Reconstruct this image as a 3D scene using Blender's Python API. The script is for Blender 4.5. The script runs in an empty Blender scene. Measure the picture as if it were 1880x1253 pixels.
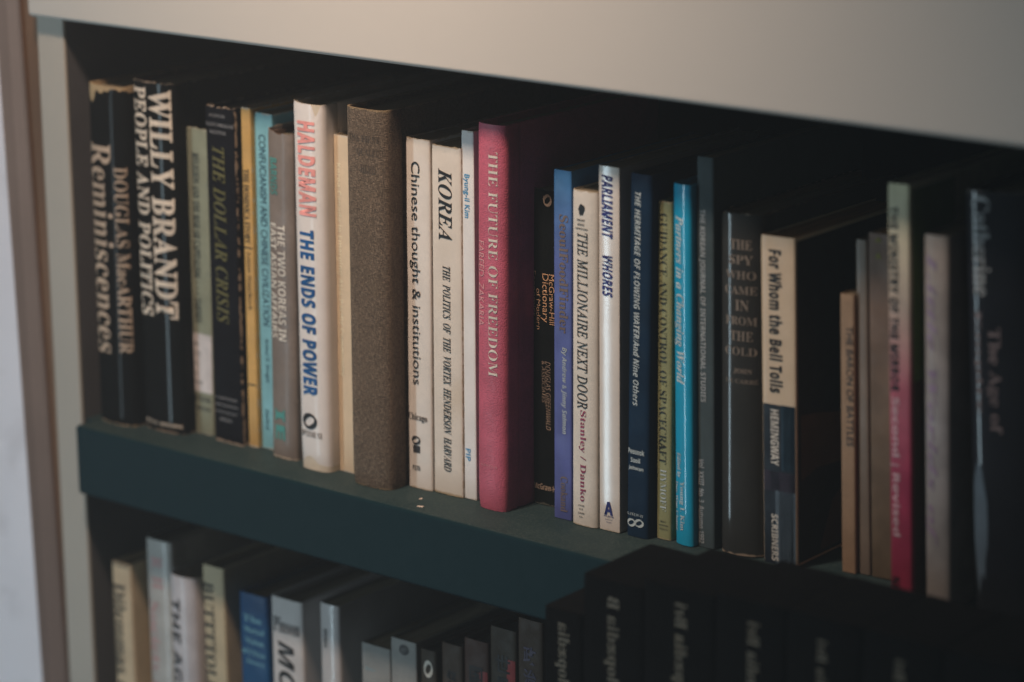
# Close-up of two bookshelves seen from the right, 100 mm lens. Units: metres.
# Origin: left end of the front top edge of the teal shelf board; X right, Y into the shelf, Z up.
import bpy, bmesh, math, random
from mathutils import Vector, Matrix, noise

S = bpy.context.scene
COL = S.collection
random.seed(7)

# ------------------------------------------------------------------ camera
def look_matrix(loc, yaw, pitch, roll):
    cy, sy, cp, sp = math.cos(yaw), math.sin(yaw), math.cos(pitch), math.sin(pitch)
    f = Vector((sy * cp, cy * cp, sp))
    r = Vector((cy, -sy, 0))
    u = r.cross(f)
    r2 = r * math.cos(roll) + u * math.sin(roll)
    u2 = u * math.cos(roll) - r * math.sin(roll)
    m = Matrix((r2, u2, -f)).transposed().to_4x4()
    m.translation = Vector(loc)
    return m, f

CAM_LOC = (1.3348, -1.2101, 0.5333)
CAM_M, CAM_F = look_matrix(CAM_LOC, math.radians(-38.8838), math.radians(-15.0923), math.radians(-0.4452))
cd = bpy.data.cameras.new('camera')
cam = bpy.data.objects.new('camera', cd)
COL.objects.link(cam)
cam.matrix_world = CAM_M
cd.sensor_width = 36.0
cd.lens = 5346.0 / 1880.0 * 36.0
cd.clip_start = 0.05
cd.clip_end = 50
cd.dof.use_dof = True
cd.dof.focus_distance = (Vector((0.322, 0.030, 0.10)) - Vector(CAM_LOC)).dot(CAM_F)
cd.dof.aperture_fstop = FSTOP = 3.4
S.camera = cam

# ------------------------------------------------------------------ world, lamps, exposure
w = bpy.data.worlds.new('World')
S.world = w
w.use_nodes = True
bg = w.node_tree.nodes['Background']
bg.inputs[0].default_value = (0.85, 0.92, 1.0, 1)
bg.inputs[1].default_value = 0.022

def area_lamp(name, loc, target, sx, sy, power, color):
    l = bpy.data.lights.new(name, 'AREA')
    l.shape = 'RECTANGLE'
    l.size, l.size_y = sx, sy
    l.energy = power
    l.color = color
    o = bpy.data.objects.new(name, l)
    COL.objects.link(o)
    o.location = loc
    o.rotation_euler = (Vector(target) - Vector(loc)).to_track_quat('-Z', 'Y').to_euler()
    return o

key = area_lamp('warm_room_lamp', (0.27, -0.38, 0.88), (0.235, 0.02, 0.07), 0.10, 0.07, 1.72, (1.0, 0.765, 0.60))
key.data.spread = math.radians(78)
area_lamp('cool_window_light', (-0.85, -1.50, -0.20), (0.20, 0.0, 0.0), 0.13, 1.40, 15.0, (0.68, 0.89, 1.0))

vs = S.view_settings
vs.view_transform = 'Standard'
vs.look = 'None'
vs.exposure = 0
vs.gamma = 1
S.cycles.max_bounces = 5
S.cycles.diffuse_bounces = 3
S.cycles.glossy_bounces = 3
S.cycles.volume_bounces = 0
S.cycles.use_denoising = True
S.cycles.sample_clamp_indirect = 4

# ------------------------------------------------------------------ materials
MATS = {}
def mat(name, color, rough=0.6, coat=0.0, mottle=0.12, fine='paper', bump=0.25, wear=None, wear_col=(0.55, 0.50, 0.42), spec=0.2, ramp=None, coat_rough=0.14, stain=None):
    """Procedural surface: mottled colour, fine grain, optional worn edges (in the object's own 0..1 box)."""
    if name in MATS:
        return MATS[name]
    m = bpy.data.materials.new(name)
    m.use_nodes = True
    nt = m.node_tree
    N, L = nt.nodes, nt.links
    p = N['Principled BSDF']
    tc = N.new('ShaderNodeTexCoord')
    oi = N.new('ShaderNodeObjectInfo')
    off = N.new('ShaderNodeVectorMath'); off.operation = 'ADD'
    sc = N.new('ShaderNodeVectorMath'); sc.operation = 'SCALE'; sc.inputs['Scale'].default_value = 3.0
    cmb = N.new('ShaderNodeCombineXYZ')
    L.new(oi.outputs['Random'], cmb.inputs[0]); L.new(oi.outputs['Random'], cmb.inputs[2])
    L.new(cmb.outputs[0], sc.inputs[0])
    L.new(tc.outputs['Object'], off.inputs[0]); L.new(sc.outputs[0], off.inputs[1])
    co = off.outputs[0]

    def nz(scale, detail=4.0, vec=co, dist=0.0):
        n = N.new('ShaderNodeTexNoise')
        n.inputs['Scale'].default_value = scale
        n.inputs['Detail'].default_value = detail
        n.inputs['Distortion'].default_value = dist
        L.new(vec, n.inputs['Vector'])
        return n.outputs['Fac']

    def mix(fac, a, b):
        x = N.new('ShaderNodeMix'); x.data_type = 'RGBA'
        if isinstance(fac, (int, float)): x.inputs[0].default_value = fac
        else: L.new(fac, x.inputs[0])
        for s, v in ((6, a), (7, b)):
            if isinstance(v, tuple): x.inputs[s].default_value = (*v[:3], 1)
            else: L.new(v, x.inputs[s])
        return x.outputs[2]

    def rng(v, a, b, c=0.0, d=1.0):
        r = N.new('ShaderNodeMapRange')
        r.interpolation_type = 'SMOOTHSTEP'
        for i, q in enumerate((a, b, c, d)): r.inputs[i + 1].default_value = q
        L.new(v, r.inputs[0])
        return r.outputs[0]

    def mth(op, a, b=None):
        x = N.new('ShaderNodeMath'); x.operation = op
        for i, v in enumerate((a, b)):
            if v is None: continue
            if isinstance(v, (int, float)): x.inputs[i].default_value = v
            else: L.new(v, x.inputs[i])
        return x.outputs[0]

    if ramp:
        sep0 = N.new('ShaderNodeSeparateXYZ'); L.new(tc.outputs['Generated'], sep0.inputs[0])
        cr = N.new('ShaderNodeValToRGB')
        els = cr.color_ramp.elements
        while len(els) < len(ramp): els.new(0.5)
        for e, (pp, cc) in zip(els, ramp):
            e.position = pp; e.color = (*cc, 1)
        L.new(sep0.outputs[2], cr.inputs[0])
        base = cr.outputs[0]
        dark = mix(0.25, base, (0.0, 0.0, 0.0)); light = base
        c = mix(rng(nz(55), 0.35, 0.7), dark, light)
    else:
        lo = tuple(v * (1 - mottle) for v in color)
        hi = tuple(min(v * (1 + mottle), 1.0) for v in color)
        c = mix(rng(nz(48 if fine not in ('board', 'lit_top') else 9), 0.3, 0.7), lo, hi)
        c = mix(mth('MULTIPLY', rng(nz(420, 3), 0.45, 0.75), 0.5), c, tuple(v * (1 - mottle * 1.6) for v in color))
    if stain:
        c = mix(mth('MULTIPLY', rng(nz(22, 5, dist=0.6), 0.52, 0.72), stain[1]), c, stain[0])
    if fine == 'cloth':
        sx = N.new('ShaderNodeMapping'); sx.inputs['Scale'].default_value = (3000, 3000, 420)
        sz = N.new('ShaderNodeMapping'); sz.inputs['Scale'].default_value = (420, 420, 3000)
        L.new(co, sx.inputs['Vector']); L.new(co, sz.inputs['Vector'])
        a, b = nz(1.0, 2, sx.outputs[0]), nz(1.0, 2, sz.outputs[0])
        weave = mth('MULTIPLY', mth('ADD', a, b), 0.5)
        wv = rng(weave, 0.39, 0.61)
        c = mix(wv, mix(0.55, c, (0.02, 0.013, 0.008)), mix(0.20, c, (0.46, 0.36, 0.25)))
        hgt, bdist = wv, 0.0004
    elif fine == 'leather':
        v = N.new('ShaderNodeTexVoronoi'); v.inputs['Scale'].default_value = 1150
        L.new(co, v.inputs['Vector'])
        hgt = mth('ADD', rng(v.outputs['Distance'], 0.0, 0.7), mth('MULTIPLY', nz(300, 4), 0.8)); bdist = 0.0005
        c = mix(mth('MULTIPLY', rng(hgt, 0.9, 0.4), 0.18), c, tuple(v_ * 0.55 for v_ in color))
    elif fine == 'pages':
        sx = N.new('ShaderNodeMapping'); sx.inputs['Scale'].default_value = (2600, 40, 12)
        L.new(co, sx.inputs['Vector'])
        a = nz(1.0, 3, sx.outputs[0])
        c = mix(rng(a, 0.35, 0.65), tuple(v_ * 0.55 for v_ in color), color)
        hgt, bdist = a, 0.0004
    elif fine in ('board', 'lit_top'):
        hgt = mth('ADD', nz(260, 5), mth('MULTIPLY', nz(30, 2), 0.6)); bdist = 0.0004
    else:
        hgt = mth('ADD', mth('MULTIPLY', nz(700, 4), 0.5), nz(85, 5)); bdist = 0.0004
    if fine == 'lit_top':  # light on the upward faces put into the colour, speckled like dust
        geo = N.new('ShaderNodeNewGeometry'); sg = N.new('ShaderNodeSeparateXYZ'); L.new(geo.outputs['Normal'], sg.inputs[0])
        lit_mix = mth('MULTIPLY', rng(sg.outputs[2], 0.75, 0.97), mth('ADD', 0.22, mth('MULTIPLY', rng(nz(900, 3), 0.45, 0.7), 0.25)))
        lit_mix = mth('MULTIPLY', lit_mix, rng(nz(25, 5), 0.25, 0.6, 0.6, 1.0))
        c = mix(lit_mix, c, (0.105, 0.135, 0.125))
    if wear:
        sep = N.new('ShaderNodeSeparateXYZ'); L.new(tc.outputs['Generated'], sep.inputs[0])
        def edge(s, wd):
            return mth('ABSOLUTE', mth('SUBTRACT', sep.outputs[s], 0.5))
        ez = rng(edge(2, 0), 0.485, 0.503)
        ex = mth('MULTIPLY', rng(edge(0, 0), 0.455, 0.50), mth('SUBTRACT', 1.0, rng(sep.outputs[1], 0.012, 0.035)))
        e = mth('MAXIMUM', ez, mth('MULTIPLY', ex, 0.6))
        ms = rng(mth('ADD', mth('MULTIPLY', e, 0.55), mth('MULTIPLY', nz(230, 6), 0.9)), 0.86 - 0.1 * wear, 0.92 - 0.1 * wear)
        sp = rng(nz(260, 6), 0.80 - 0.02 * wear, 0.83 - 0.02 * wear)
        c = mix(mth('MAXIMUM', mth('MULTIPLY', ms, e), mth('MULTIPLY', sp, 0.7)), c, wear_col)
    L.new(c, p.inputs['Base Color'])
    rv = 0.02 if fine in ('board', 'lit_top') else 0.09
    rr = rng(nz(90, 4), 0.3, 0.7, max(rough - rv, 0.05), min(rough + rv, 1))
    L.new(rr, p.inputs['Roughness'])
    p.inputs['Specular IOR Level'].default_value = spec
    p.inputs['Coat Weight'].default_value = coat
    p.inputs['Coat Roughness'].default_value = coat_rough
    p.inputs['Coat IOR'].default_value = 1.5
    bmp = N.new('ShaderNodeBump')
    bmp.inputs['Strength'].default_value = bump
    bmp.inputs['Distance'].default_value = bdist
    L.new(hgt, bmp.inputs['Height'])
    L.new(bmp.outputs[0], p.inputs['Normal'])
    if coat:
        b2 = N.new('ShaderNodeBump'); b2.inputs['Strength'].default_value = bump * 0.5; b2.inputs['Distance'].default_value = 0.0006
        L.new(nz(35, 2), b2.inputs['Height']); L.new(b2.outputs[0], p.inputs['Coat Normal'])
    MATS[name] = m
    return m

INK = {
    'ink': (0.012, 0.012, 0.014), 'ink2': (0.035, 0.035, 0.038), 'navyink': (0.02, 0.05, 0.08), 'tan': (0.50, 0.37, 0.27),
    'cream': (0.72, 0.60, 0.48), 'cream2': (0.68, 0.62, 0.54), 'red': (0.30, 0.04, 0.04), 'grey': (0.27, 0.26, 0.26),
    'olive': (0.135, 0.12, 0.035), 'mint': (0.08, 0.30, 0.27), 'coral': (0.85, 0.34, 0.31), 'blue': (0.005, 0.09, 0.28),
    'palecream': (0.80, 0.70, 0.50), 'dkbrown': (0.085, 0.062, 0.043), 'sky': (0.06, 0.30, 0.55), 'pinkgrey': (0.62, 0.30, 0.32),
    'peach': (0.75, 0.46, 0.27), 'peachd': (0.48, 0.36, 0.27), 'bronze': (0.17, 0.12, 0.10), 'pale': (0.52, 0.58, 0.58),
    'maroon': (0.28, 0.045, 0.10), 'navy': (0.018, 0.025, 0.16), 'greyl': (0.36, 0.37, 0.37), 'greym': (0.22, 0.17, 0.17), 'olivegreen': (0.10, 0.15, 0.035), 'tan2': (0.24, 0.19, 0.15),
    'lime': (0.24, 0.24, 0.02), 'pinkpale': (0.62, 0.42, 0.46), 'violet': (0.28, 0.20, 0.30), 'rose': (0.55, 0.25, 0.25), 'skyd': (0.20, 0.45, 0.55),
    'label': (0.66, 0.60, 0.58), 'greyline': (0.20, 0.18, 0.17), 'inkblue': (0.008, 0.012, 0.02), 'deepblue': (0.02, 0.055, 0.09),
    'purple': (0.085, 0.07, 0.11), 'slate': (0.10, 0.14, 0.18), 'tandim': (0.16, 0.12, 0.10), 'gold': (0.13, 0.12, 0.09), 'brownpatch': (0.075, 0.04, 0.022),
    'black': (0.008, 0.008, 0.009),
}
def ink(c):
    return mat('ink_' + c, INK[c], rough=0.55, mottle=0.18, bump=0.1)

# ------------------------------------------------------------------ mesh helpers
def link(name, me, parent=None, m=None, smooth=False):
    o = bpy.data.objects.new(name, me)
    COL.objects.link(o)
    if m: me.materials.append(m)
    if parent: o.parent = parent
    if smooth:
        for f in me.polygons: f.use_smooth = True
    return o

def pydata(name, V, F):
    me = bpy.data.meshes.new(name)
    me.from_pydata(V, [], F)
    me.update()
    return me

def box(name, x0, x1, y0, y1, z0, z1, m, parent=None, bevel=0.0, seg=2, kind=None, cuts=0):
    bm = bmesh.new()
    bmesh.ops.create_cube(bm, size=1)
    for v in bm.verts:
        v.co = Vector(((x0 + x1) / 2 + v.co.x * (x1 - x0), (y0 + y1) / 2 + v.co.y * (y1 - y0), (z0 + z1) / 2 + v.co.z * (z1 - z0)))
    if bevel:
        bmesh.ops.bevel(bm, geom=bm.edges[:], offset=bevel, segments=seg, profile=0.5, affect='EDGES')
    me = bpy.data.meshes.new(name)
    bm.to_mesh(me); bm.free()
    o = link(name, me, parent, m)
    if bevel:
        for f in me.polygons: f.use_smooth = True
        mod = o.modifiers.new('wn', 'WEIGHTED_NORMAL')
    if kind: o['kind'] = kind
    return o

def prof_fn(wd, s, p, k=0.0):
    """Depth of the spine surface behind its apex at distance v from the spine's left edge."""
    def f(v):
        a = min(abs(2 * v / wd - 1), 1.0)
        return s * (1 - (1 - a ** p) ** (1.0 / p)) + (k * (1 - v / wd) if k > 0 else -k * v / wd)
    return f

def shell(name, wd, D, h, s, p, ts, tp, m, parent, z0=0.0, grow=0.0, ragged=0.0, top_fn=None, ncol=20, nz=10, seed=0, dent=0.0, foot=0.0, skew=0.0, groove=0.0):
    """A book cover or jacket: spine + two sides as one bent sheet with thickness (tp spine, ts sides)."""
    f = prof_fn(wd, s, p, skew)
    pts, nor, thk = [], [], []
    e0 = s + abs(skew)
    ys = [D, D * 0.6, D * 0.3, e0 + 0.0125, e0 + 0.0100, e0 + 0.0075, e0 + 0.004]
    gr = {e0 + 0.0100: groove}
    for y in ys: pts.append((gr.get(y, 0.0), y)); nor.append((-1, 0)); thk.append(ts)
    for i in range(ncol + 1):
        v = wd / 2 * (1 - math.cos(math.pi * i / ncol))
        pts.append((v, f(v)))
        e = wd * 0.002
        y1, y2 = f(max(v - e, 0)), f(min(v + e, wd))
        dx = min(v + e, wd) - max(v - e, 0)
        n = Vector((y2 - y1, -dx)).normalized()
        if i == 0: n = Vector((-1, -0.5)).normalized()
        if i == ncol: n = Vector((1, -0.5)).normalized()
        nor.append((n.x, n.y)); thk.append(tp if 2 <= i <= ncol - 2 else (ts + tp) / 2)
    for y in reversed(ys): pts.append((wd - gr.get(y, 0.0), y)); nor.append((1, 0)); thk.append(ts)
    n = len(pts)
    V, F = [], []
    lv = [0.0] + [ (k / nz) ** 0.9 if k < nz else 1.0 for k in range(1, nz + 1)]
    lv = sorted(set([0, .006, .02] + [k / nz for k in range(1, nz)] + [.97, .985, .994, 1.0]))
    for li, t in enumerate(lv):
        for k, ((x, y), (nx, ny), th) in enumerate(zip(pts, nor, thk)):
            u = x / wd
            z = z0 + t * h
            side = k < 7 or k >= n - 7
            if t > 0.9:
                d = 0.0
                if top_fn: d += top_fn(u if not side else (0 if k < 7 else 1), y)
                if ragged: d += ragged * (noise.noise(Vector((x * 260 + seed, y * 120, seed))) - 0.25) + ragged * 0.5 * noise.noise(Vector((x * 900, y * 500, seed + 3)))
                z += d * (t - 0.9) / 0.1
            if t < 0.04 and ragged:
                z += max(0.0, ragged * 0.6 * noise.noise(Vector((x * 330 + 9, y * 150, seed + 11)))) * (1 - t / 0.04)
            g = grow
            if dent: g += dent * noise.noise(Vector((x * 60, y * 30, z * 28 + seed)))
            if foot and t < 0.03: g -= foot * (1 - t / 0.03)
            if t > 0.99: g -= 0.00015
            V.append((x + nx * g, y + ny * g, z))
        for k, ((x, y), (nx, ny), th) in enumerate(zip(pts, nor, thk)):
            q = V[len(V) - n]
            V.append((q[0] - nx * th, q[1] - ny * th + (0.0), q[2]))
    W2 = 2 * n
    for li in range(len(lv) - 1):
        a, b = li * W2, (li + 1) * W2
        for k in range(n - 1):
            F.append((a + k, a + k + 1, b + k + 1, b + k))
            F.append((a + n + k + 1, a + n + k, b + n + k, b + n + k + 1))
        for k, flip in ((0, 1), (n - 1, 0)):
            q = (a + k, b + k, b + n + k, a + n + k)
            F.append(q if flip else q[::-1])
    for base, up in ((0, 0), ((len(lv) - 1) * W2, 1)):
        for k in range(n - 1):
            q = (base + k, base + k + 1, base + n + k + 1, base + n + k)
            F.append(q if up else q[::-1])
    me = pydata(name, V, F)
    bm = bmesh.new(); bm.from_mesh(me)
    bmesh.ops.recalc_face_normals(bm, faces=bm.faces[:])
    bm.to_mesh(me); bm.free()
    o = link(name, me, parent, m, smooth=True)
    me.set_sharp_from_angle(angle=math.radians(38))
    return o

def page_block(wd, D, h, s, p, m, parent, inset, top_drop, side=0.0006):
    """The leaves: rounded front, slightly uneven top."""
    f = prof_fn(wd - 2 * side, s, p)
    nc = 14
    pts = [(side + (wd - 2 * side) / 2 * (1 - math.cos(math.pi * i / nc))) for i in range(nc + 1)]
    V, F = [], []
    z0, z1 = top_drop * 0.6, h - top_drop
    for z in (z0, z1):
        for x in pts:
            zz = z + (0.00025 * noise.noise(Vector((x * 900, 3, z))) if z == z1 else 0)
            V.append((x, f(x - side) + inset, zz))
        for x in pts:
            zz = z + (0.00025 * noise.noise(Vector((x * 900, 9, z))) if z == z1 else 0)
            V.append((x, D - 0.002, zz))
    n = nc + 1
    for k in range(nc):
        F.append((k, k + 1, 2 * n + k + 1, 2 * n + k))
        F.append((n + k + 1, n + k, 3 * n + k, 3 * n + k + 1))
        F.append((2 * n + k, 2 * n + k + 1, 3 * n + k + 1, 3 * n + k))
        F.append((k + 1, k, n + k, n + k + 1))
    F.append((0, 2 * n, 3 * n, n)); F.append((n - 1, 2 * n - 1, 4 * n - 1, 3 * n - 1))
    return link('page_block', pydata('page_block', V, F), parent, m)

# ------------------------------------------------------------------ lettering (flat print laid on the spines)
def alpha(t, base):
    o = ''
    for c in t:
        if 'A' <= c <= 'Z': o += chr(base + ord(c) - 65)
        elif 'a' <= c <= 'z':
            q = base + 26 + ord(c) - 97
            o += chr(0x210E if q == 0x1D455 else q)
        elif '0' <= c <= '9' and base in (0x1D400, 0x1D5D4, 0x1D670):
            o += chr({0x1D400: 0x1D7CE, 0x1D5D4: 0x1D7EC, 0x1D670: 0x1D7F6}[base] + ord(c) - 48)
        else: o += c
    return o

STY = {  # alphabet, weight offset, shear
    's': (0x1D400, -0.012, 0), 'sb': (0x1D400, 0.0, 0), 'sbx': (0x1D400, 0.014, 0), 'sbi': (0x1D468, 0.0, 0),
    'si': (0x1D434, 0.004, 0), 'si2': (0x1D434, 0.012, -0.12), 'n': (None, 0.0, 0), 'nm': (None, 0.012, 0), 'nb': (0x1D5D4, 0.0, 0),
    'nbx': (0x1D5D4, 0.02, 0), 'ni': (0x1D608, 0.0, 0), 'nl': (None, -0.004, 0), 'nil': (0x1D608, -0.010, 0), 'nbi': (0x1D63C, -0.008, 0), 'nbi2': (0x1D63C, 0.0, 0), 'mo': (0x1D670, 0.01, 0),
    'imp': (0x1D5D4, 0.022, 0), 'imps': (0x1D5D4, 0.018, 0.2), 'cjk': (None, 0.02, 0), '': (None, 0, 0),
}
GLYPHS = {  # letter outlines: code point: (advance, contours as x,y pairs), 500 units to the em
    32: (139, ''),
    36: (271, '235,298 199,318 161,328 161,346 120,346 120,328 69,311 37,279 26,236 36,202 67,171 120,149 120,41 68,59 26,91 26,31 72,7 120,-5 120,-59 161,-59 161,-5 211,14 241,48 251,88 240,130 209,163 161,185 161,284 201,268 235,244/120,198 86,217 75,243 87,269 120,284/161,131 193,111 203,84 192,57 161,41'),
    38: (312, '248,170 232,141 211,115 163,170 211,214 226,261 215,298 186,325 144,335 97,325 67,297 56,256 68,214 95,177 53,148 24,115 14,77 26,35 57,6 100,-5 150,7 208,47 247,0 310,0 241,80 275,125 297,170/178,81 142,52 105,41 76,51 63,77 79,111 123,145/104,261 115,284 141,293 169,283 180,258 171,232 136,203 114,229'),
    44: (109, '30,-59 74,-30 88,13 78,48 53,62 31,53 23,33 30,13 48,5 46,-25 30,-50'),
    45: (161, '142,134 20,134 20,87 142,87'),
    46: (109, '55,56 33,47 25,26 33,4 55,-5 76,4 85,26 76,47'),
    47: (141, '4,-5 39,-5 137,346 102,346'),
    65: (334, '181,343 147,343 0,0 50,0 93,101 238,101 284,0 334,0/163,268 218,145 112,145'),
    66: (281, '38,0 155,0 223,14 260,49 272,91 262,132 233,163 190,180 190,181 229,210 242,254 231,296 196,328 137,341 38,341/87,297 132,297 167,290 186,273 191,250 183,219 159,201 119,195 87,195/87,151 146,151 188,144 213,126 221,98 215,73 192,52 148,44 87,44'),
    67: (354, '328,318 265,339 211,346 136,332 77,295 38,238 24,166 35,109 68,54 125,12 208,-5 277,4 332,26 332,79 272,50 213,41 140,57 92,102 75,170 92,237 141,283 211,301 268,292 328,265'),
    68: (375, '38,0 171,0 247,14 304,52 340,107 352,171 341,231 309,286 252,326 171,341 38,341/87,297 163,297 241,279 287,234 302,171 296,133 275,92 233,58 165,44 87,44'),
    69: (250, '231,341 38,341 38,0 236,0 236,44 87,44 87,150 226,150 226,194 87,194 87,297 231,297'),
    70: (235, '220,341 38,341 38,0 87,0 87,159 220,159 220,203 87,203 87,297 220,297'),
    71: (370, '337,168 222,168 222,124 288,124 288,54 252,44 214,41 142,57 93,103 76,170 93,237 140,283 207,301 269,292 330,267 330,317 264,339 208,346 136,332 77,295 39,239 25,169 39,99 77,45 134,8 207,-5 272,2 337,24'),
    72: (364, '327,341 278,341 278,193 87,193 87,341 38,341 38,0 87,0 87,149 278,149 278,0 327,0'),
    73: (125, '87,341 38,341 38,0 87,0'),
    75: (328, '143,180 291,341 230,341 87,185 87,341 38,341 38,0 87,0 87,169 260,0 328,0'),
    76: (245, '86,341 37,341 37,0 240,0 240,44 86,44'),
    77: (390, '355,341 309,341 196,201 83,341 37,341 37,0 86,0 86,266 87,266 192,134 200,134 305,266 306,266 306,0 355,0'),
    78: (390, '353,341 307,341 307,77 76,341 37,341 37,0 83,0 83,263 311,0 353,0'),
    79: (411, '23,171 35,104 72,48 129,10 205,-5 282,10 340,49 376,104 389,171 376,238 339,294 282,332 206,346 130,331 73,293 36,238/73,171 90,238 137,283 206,301 274,283 321,238 339,171 321,104 274,58 206,41 137,58 90,104'),
    80: (255, '35,341 35,0 84,0 84,148 135,148 200,160 238,194 250,243 238,292 203,328 142,341/84,297 142,297 176,289 194,270 200,245 192,216 171,198 140,192 84,192'),
    82: (302, '39,341 39,0 88,0 88,148 108,148 133,143 161,121 199,70 244,0 302,0 275,37 256,68 219,123 180,162 222,194 237,246 223,296 184,329 125,341/88,299 119,299 157,293 179,275 186,248 181,220 160,200 119,192 88,192'),
    83: (229, '200,322 162,340 124,346 69,334 33,303 20,255 58,184 129,138 168,83 154,54 112,40 64,52 22,89 22,27 67,3 118,-5 167,8 200,40 213,88 190,152 139,191 89,222 66,261 81,290 120,302 157,294 200,266'),
    84: (301, '294,341 9,341 9,297 127,297 127,0 176,0 176,297 294,297'),
    85: (354, '324,341 275,341 275,143 271,100 254,68 222,48 174,41 133,48 100,70 84,96 80,140 80,341 31,341 31,129 51,53 104,9 173,-5 257,13 307,61 324,134'),
    86: (302, '302,341 254,341 152,102 49,341 0,341 148,-3 158,-3'),
    87: (521, '521,341 472,341 379,106 284,341 238,341 143,106 49,341 0,341 138,-3 148,-3 261,276 373,-3 382,-3'),
    90: (323, '225,297 8,0 316,0 316,44 99,44 316,341 22,341 22,297'),
    97: (213, '206,40 192,31 182,28 176,31 174,40 174,155 162,197 133,221 92,229 49,221 18,199 18,150 52,178 89,187 119,178 129,148 129,136 90,122 54,107 25,86 13,51 28,12 68,-5 99,1 128,19 140,1 163,-5 182,-1 206,13/129,46 110,32 90,27 67,36 58,59 68,81 94,98 129,111'),
    99: (219, '197,214 166,225 132,229 72,214 34,172 21,108 35,50 75,10 135,-5 171,-1 202,9 202,53 170,41 142,38 102,46 75,72 66,112 75,152 99,178 135,188 163,183 197,166'),
    100: (255, '226,341 181,341 181,220 156,227 134,229 76,215 36,175 22,118 35,55 73,14 131,0 226,0/181,38 136,38 95,47 74,73 68,111 77,152 102,179 140,189 160,187 181,181'),
    101: (240, '219,65 180,45 141,38 103,46 78,68 65,106 223,106 211,174 177,215 126,229 71,215 34,175 21,115 33,56 70,13 130,-5 178,2 219,22/66,135 86,176 127,191 164,176 179,135'),
    102: (125, '148,341 99,344 65,324 44,292 36,241 36,225 5,225 5,185 36,185 36,0 81,0 81,185 121,185 121,225 81,225 81,246 85,276 100,295 128,302 148,298'),
    103: (213, '211,225 118,225 66,215 32,188 20,147 23,124 32,105 48,89 70,77 70,76 44,63 34,44 39,29 57,15 14,-7 0,-47 13,-82 50,-106 104,-115 161,-106 197,-82 210,-44 203,-17 183,5 145,19 93,32 76,48 93,64 130,71 167,91 181,113 188,141 183,166 165,190 211,190/148,147 136,116 105,105 72,116 60,146 73,174 105,186 135,174/167,-47 150,-71 105,-80 58,-71 42,-45 56,-21 93,-11 124,-14 154,-25'),
    104: (250, '75,341 31,341 31,0 75,0 75,161 104,186 131,194 163,179 175,139 175,0 220,0 220,138 209,189 182,219 143,229 106,220 76,195 75,195'),
    105: (110, '77,225 33,225 33,0 77,0/82,293 74,311 55,319 36,311 29,293 36,274 55,266 74,274'),
    107: (240, '230,225 177,225 78,115 190,0 250,0 134,115/76,341 31,341 31,0 76,0'),
    108: (110, '77,341 33,341 33,0 77,0'),
    109: (385, '30,225 30,0 74,0 74,163 101,185 130,192 159,179 171,140 171,0 215,0 215,163 241,183 265,192 298,178 312,139 312,0 356,0 356,141 347,187 321,218 282,229 239,217 207,189 178,219 140,229 108,221 74,195 74,225'),
    110: (250, '75,225 31,225 31,0 75,0 75,161 104,186 131,194 163,179 175,139 175,0 220,0 220,139 209,189 182,219 143,229 106,220 76,195 75,195'),
    111: (276, '137,229 76,214 34,173 18,115 33,53 75,11 137,-5 200,11 243,52 258,115 242,174 199,214/136,189 176,179 203,153 213,114 203,72 177,45 136,36 98,45 73,73 64,115 73,153 99,179'),
    114: (198, '35,225 35,0 79,0 79,118 86,153 106,177 134,187 153,180 175,165 199,203 172,223 145,229 113,216 80,173 79,173 79,225'),
    115: (192, '162,211 128,224 96,229 57,222 31,201 22,168 49,120 100,88 127,60 117,42 94,35 61,42 21,64 21,16 60,0 99,-5 137,4 163,27 173,62 161,92 122,125 80,152 68,170 76,184 97,190 126,184 162,167'),
    116: (166, '84,271 0,190 0,185 39,185 39,66 47,30 72,5 112,-5 139,0 166,11 166,52 140,40 116,36 95,43 84,70 84,185 155,185 155,225 84,225'),
    117: (250, '219,0 219,225 174,225 174,64 149,41 121,33 86,45 75,82 75,225 30,225 30,85 40,36 67,6 108,-5 142,5 174,29 174,0'),
    119: (359, '197,225 164,225 107,89 48,225 0,225 100,-5 114,-5 180,153 247,-5 261,-5 360,225 312,225 254,89'),
    121: (219, '219,225 169,225 111,98 51,225 0,225 87,48 11,-115 60,-115'),
    124: (130, '46,-115 84,-115 84,341 46,341'),
    201: (250, '231,341 38,341 38,0 236,0 236,44 87,44 87,150 226,150 226,194 87,194 87,297 231,297/131,437 98,364 125,364 181,437'),
    230: (333, '315,64 279,42 245,36 211,45 185,73 176,122 314,122 304,179 274,216 228,229 193,221 162,200 133,221 95,229 54,222 23,204 23,151 57,180 96,189 125,175 131,134 68,113 30,88 18,53 34,12 76,-5 119,4 162,31 194,5 239,-5 280,2 315,20/181,151 199,179 226,189 257,180 270,151/131,112 131,40 109,28 94,26 72,37 63,62 80,89'),
    8226: (177, '89,233 45,214 27,171 45,127 89,109 132,127 151,171 132,214'),
    8462: (299, '227,-5 208,-2 193,9 184,24 181,45 183,73 191,113 202,165 208,191 210,211 204,233 187,241 158,231 129,203 105,164 92,128 65,0 19,0 84,309 87,327 88,336 79,353 53,359 49,359 54,380 146,380 126,288 117,247 106,205 112,205 155,256 204,273 234,266 252,248 258,217 255,195 249,162 236,103 231,75 229,51 233,33 247,27 262,29 279,38 288,24 256,2'),
    19990: (500, '229,418 229,295 138,295 138,407 99,407 99,295 26,295 26,259 99,259 99,-8 461,-8 461,29 138,29 138,259 229,259 229,100 401,100 401,259 475,259 475,295 401,295 401,412 362,412 362,295 266,295 266,418/362,259 362,135 266,135 266,259'),
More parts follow.
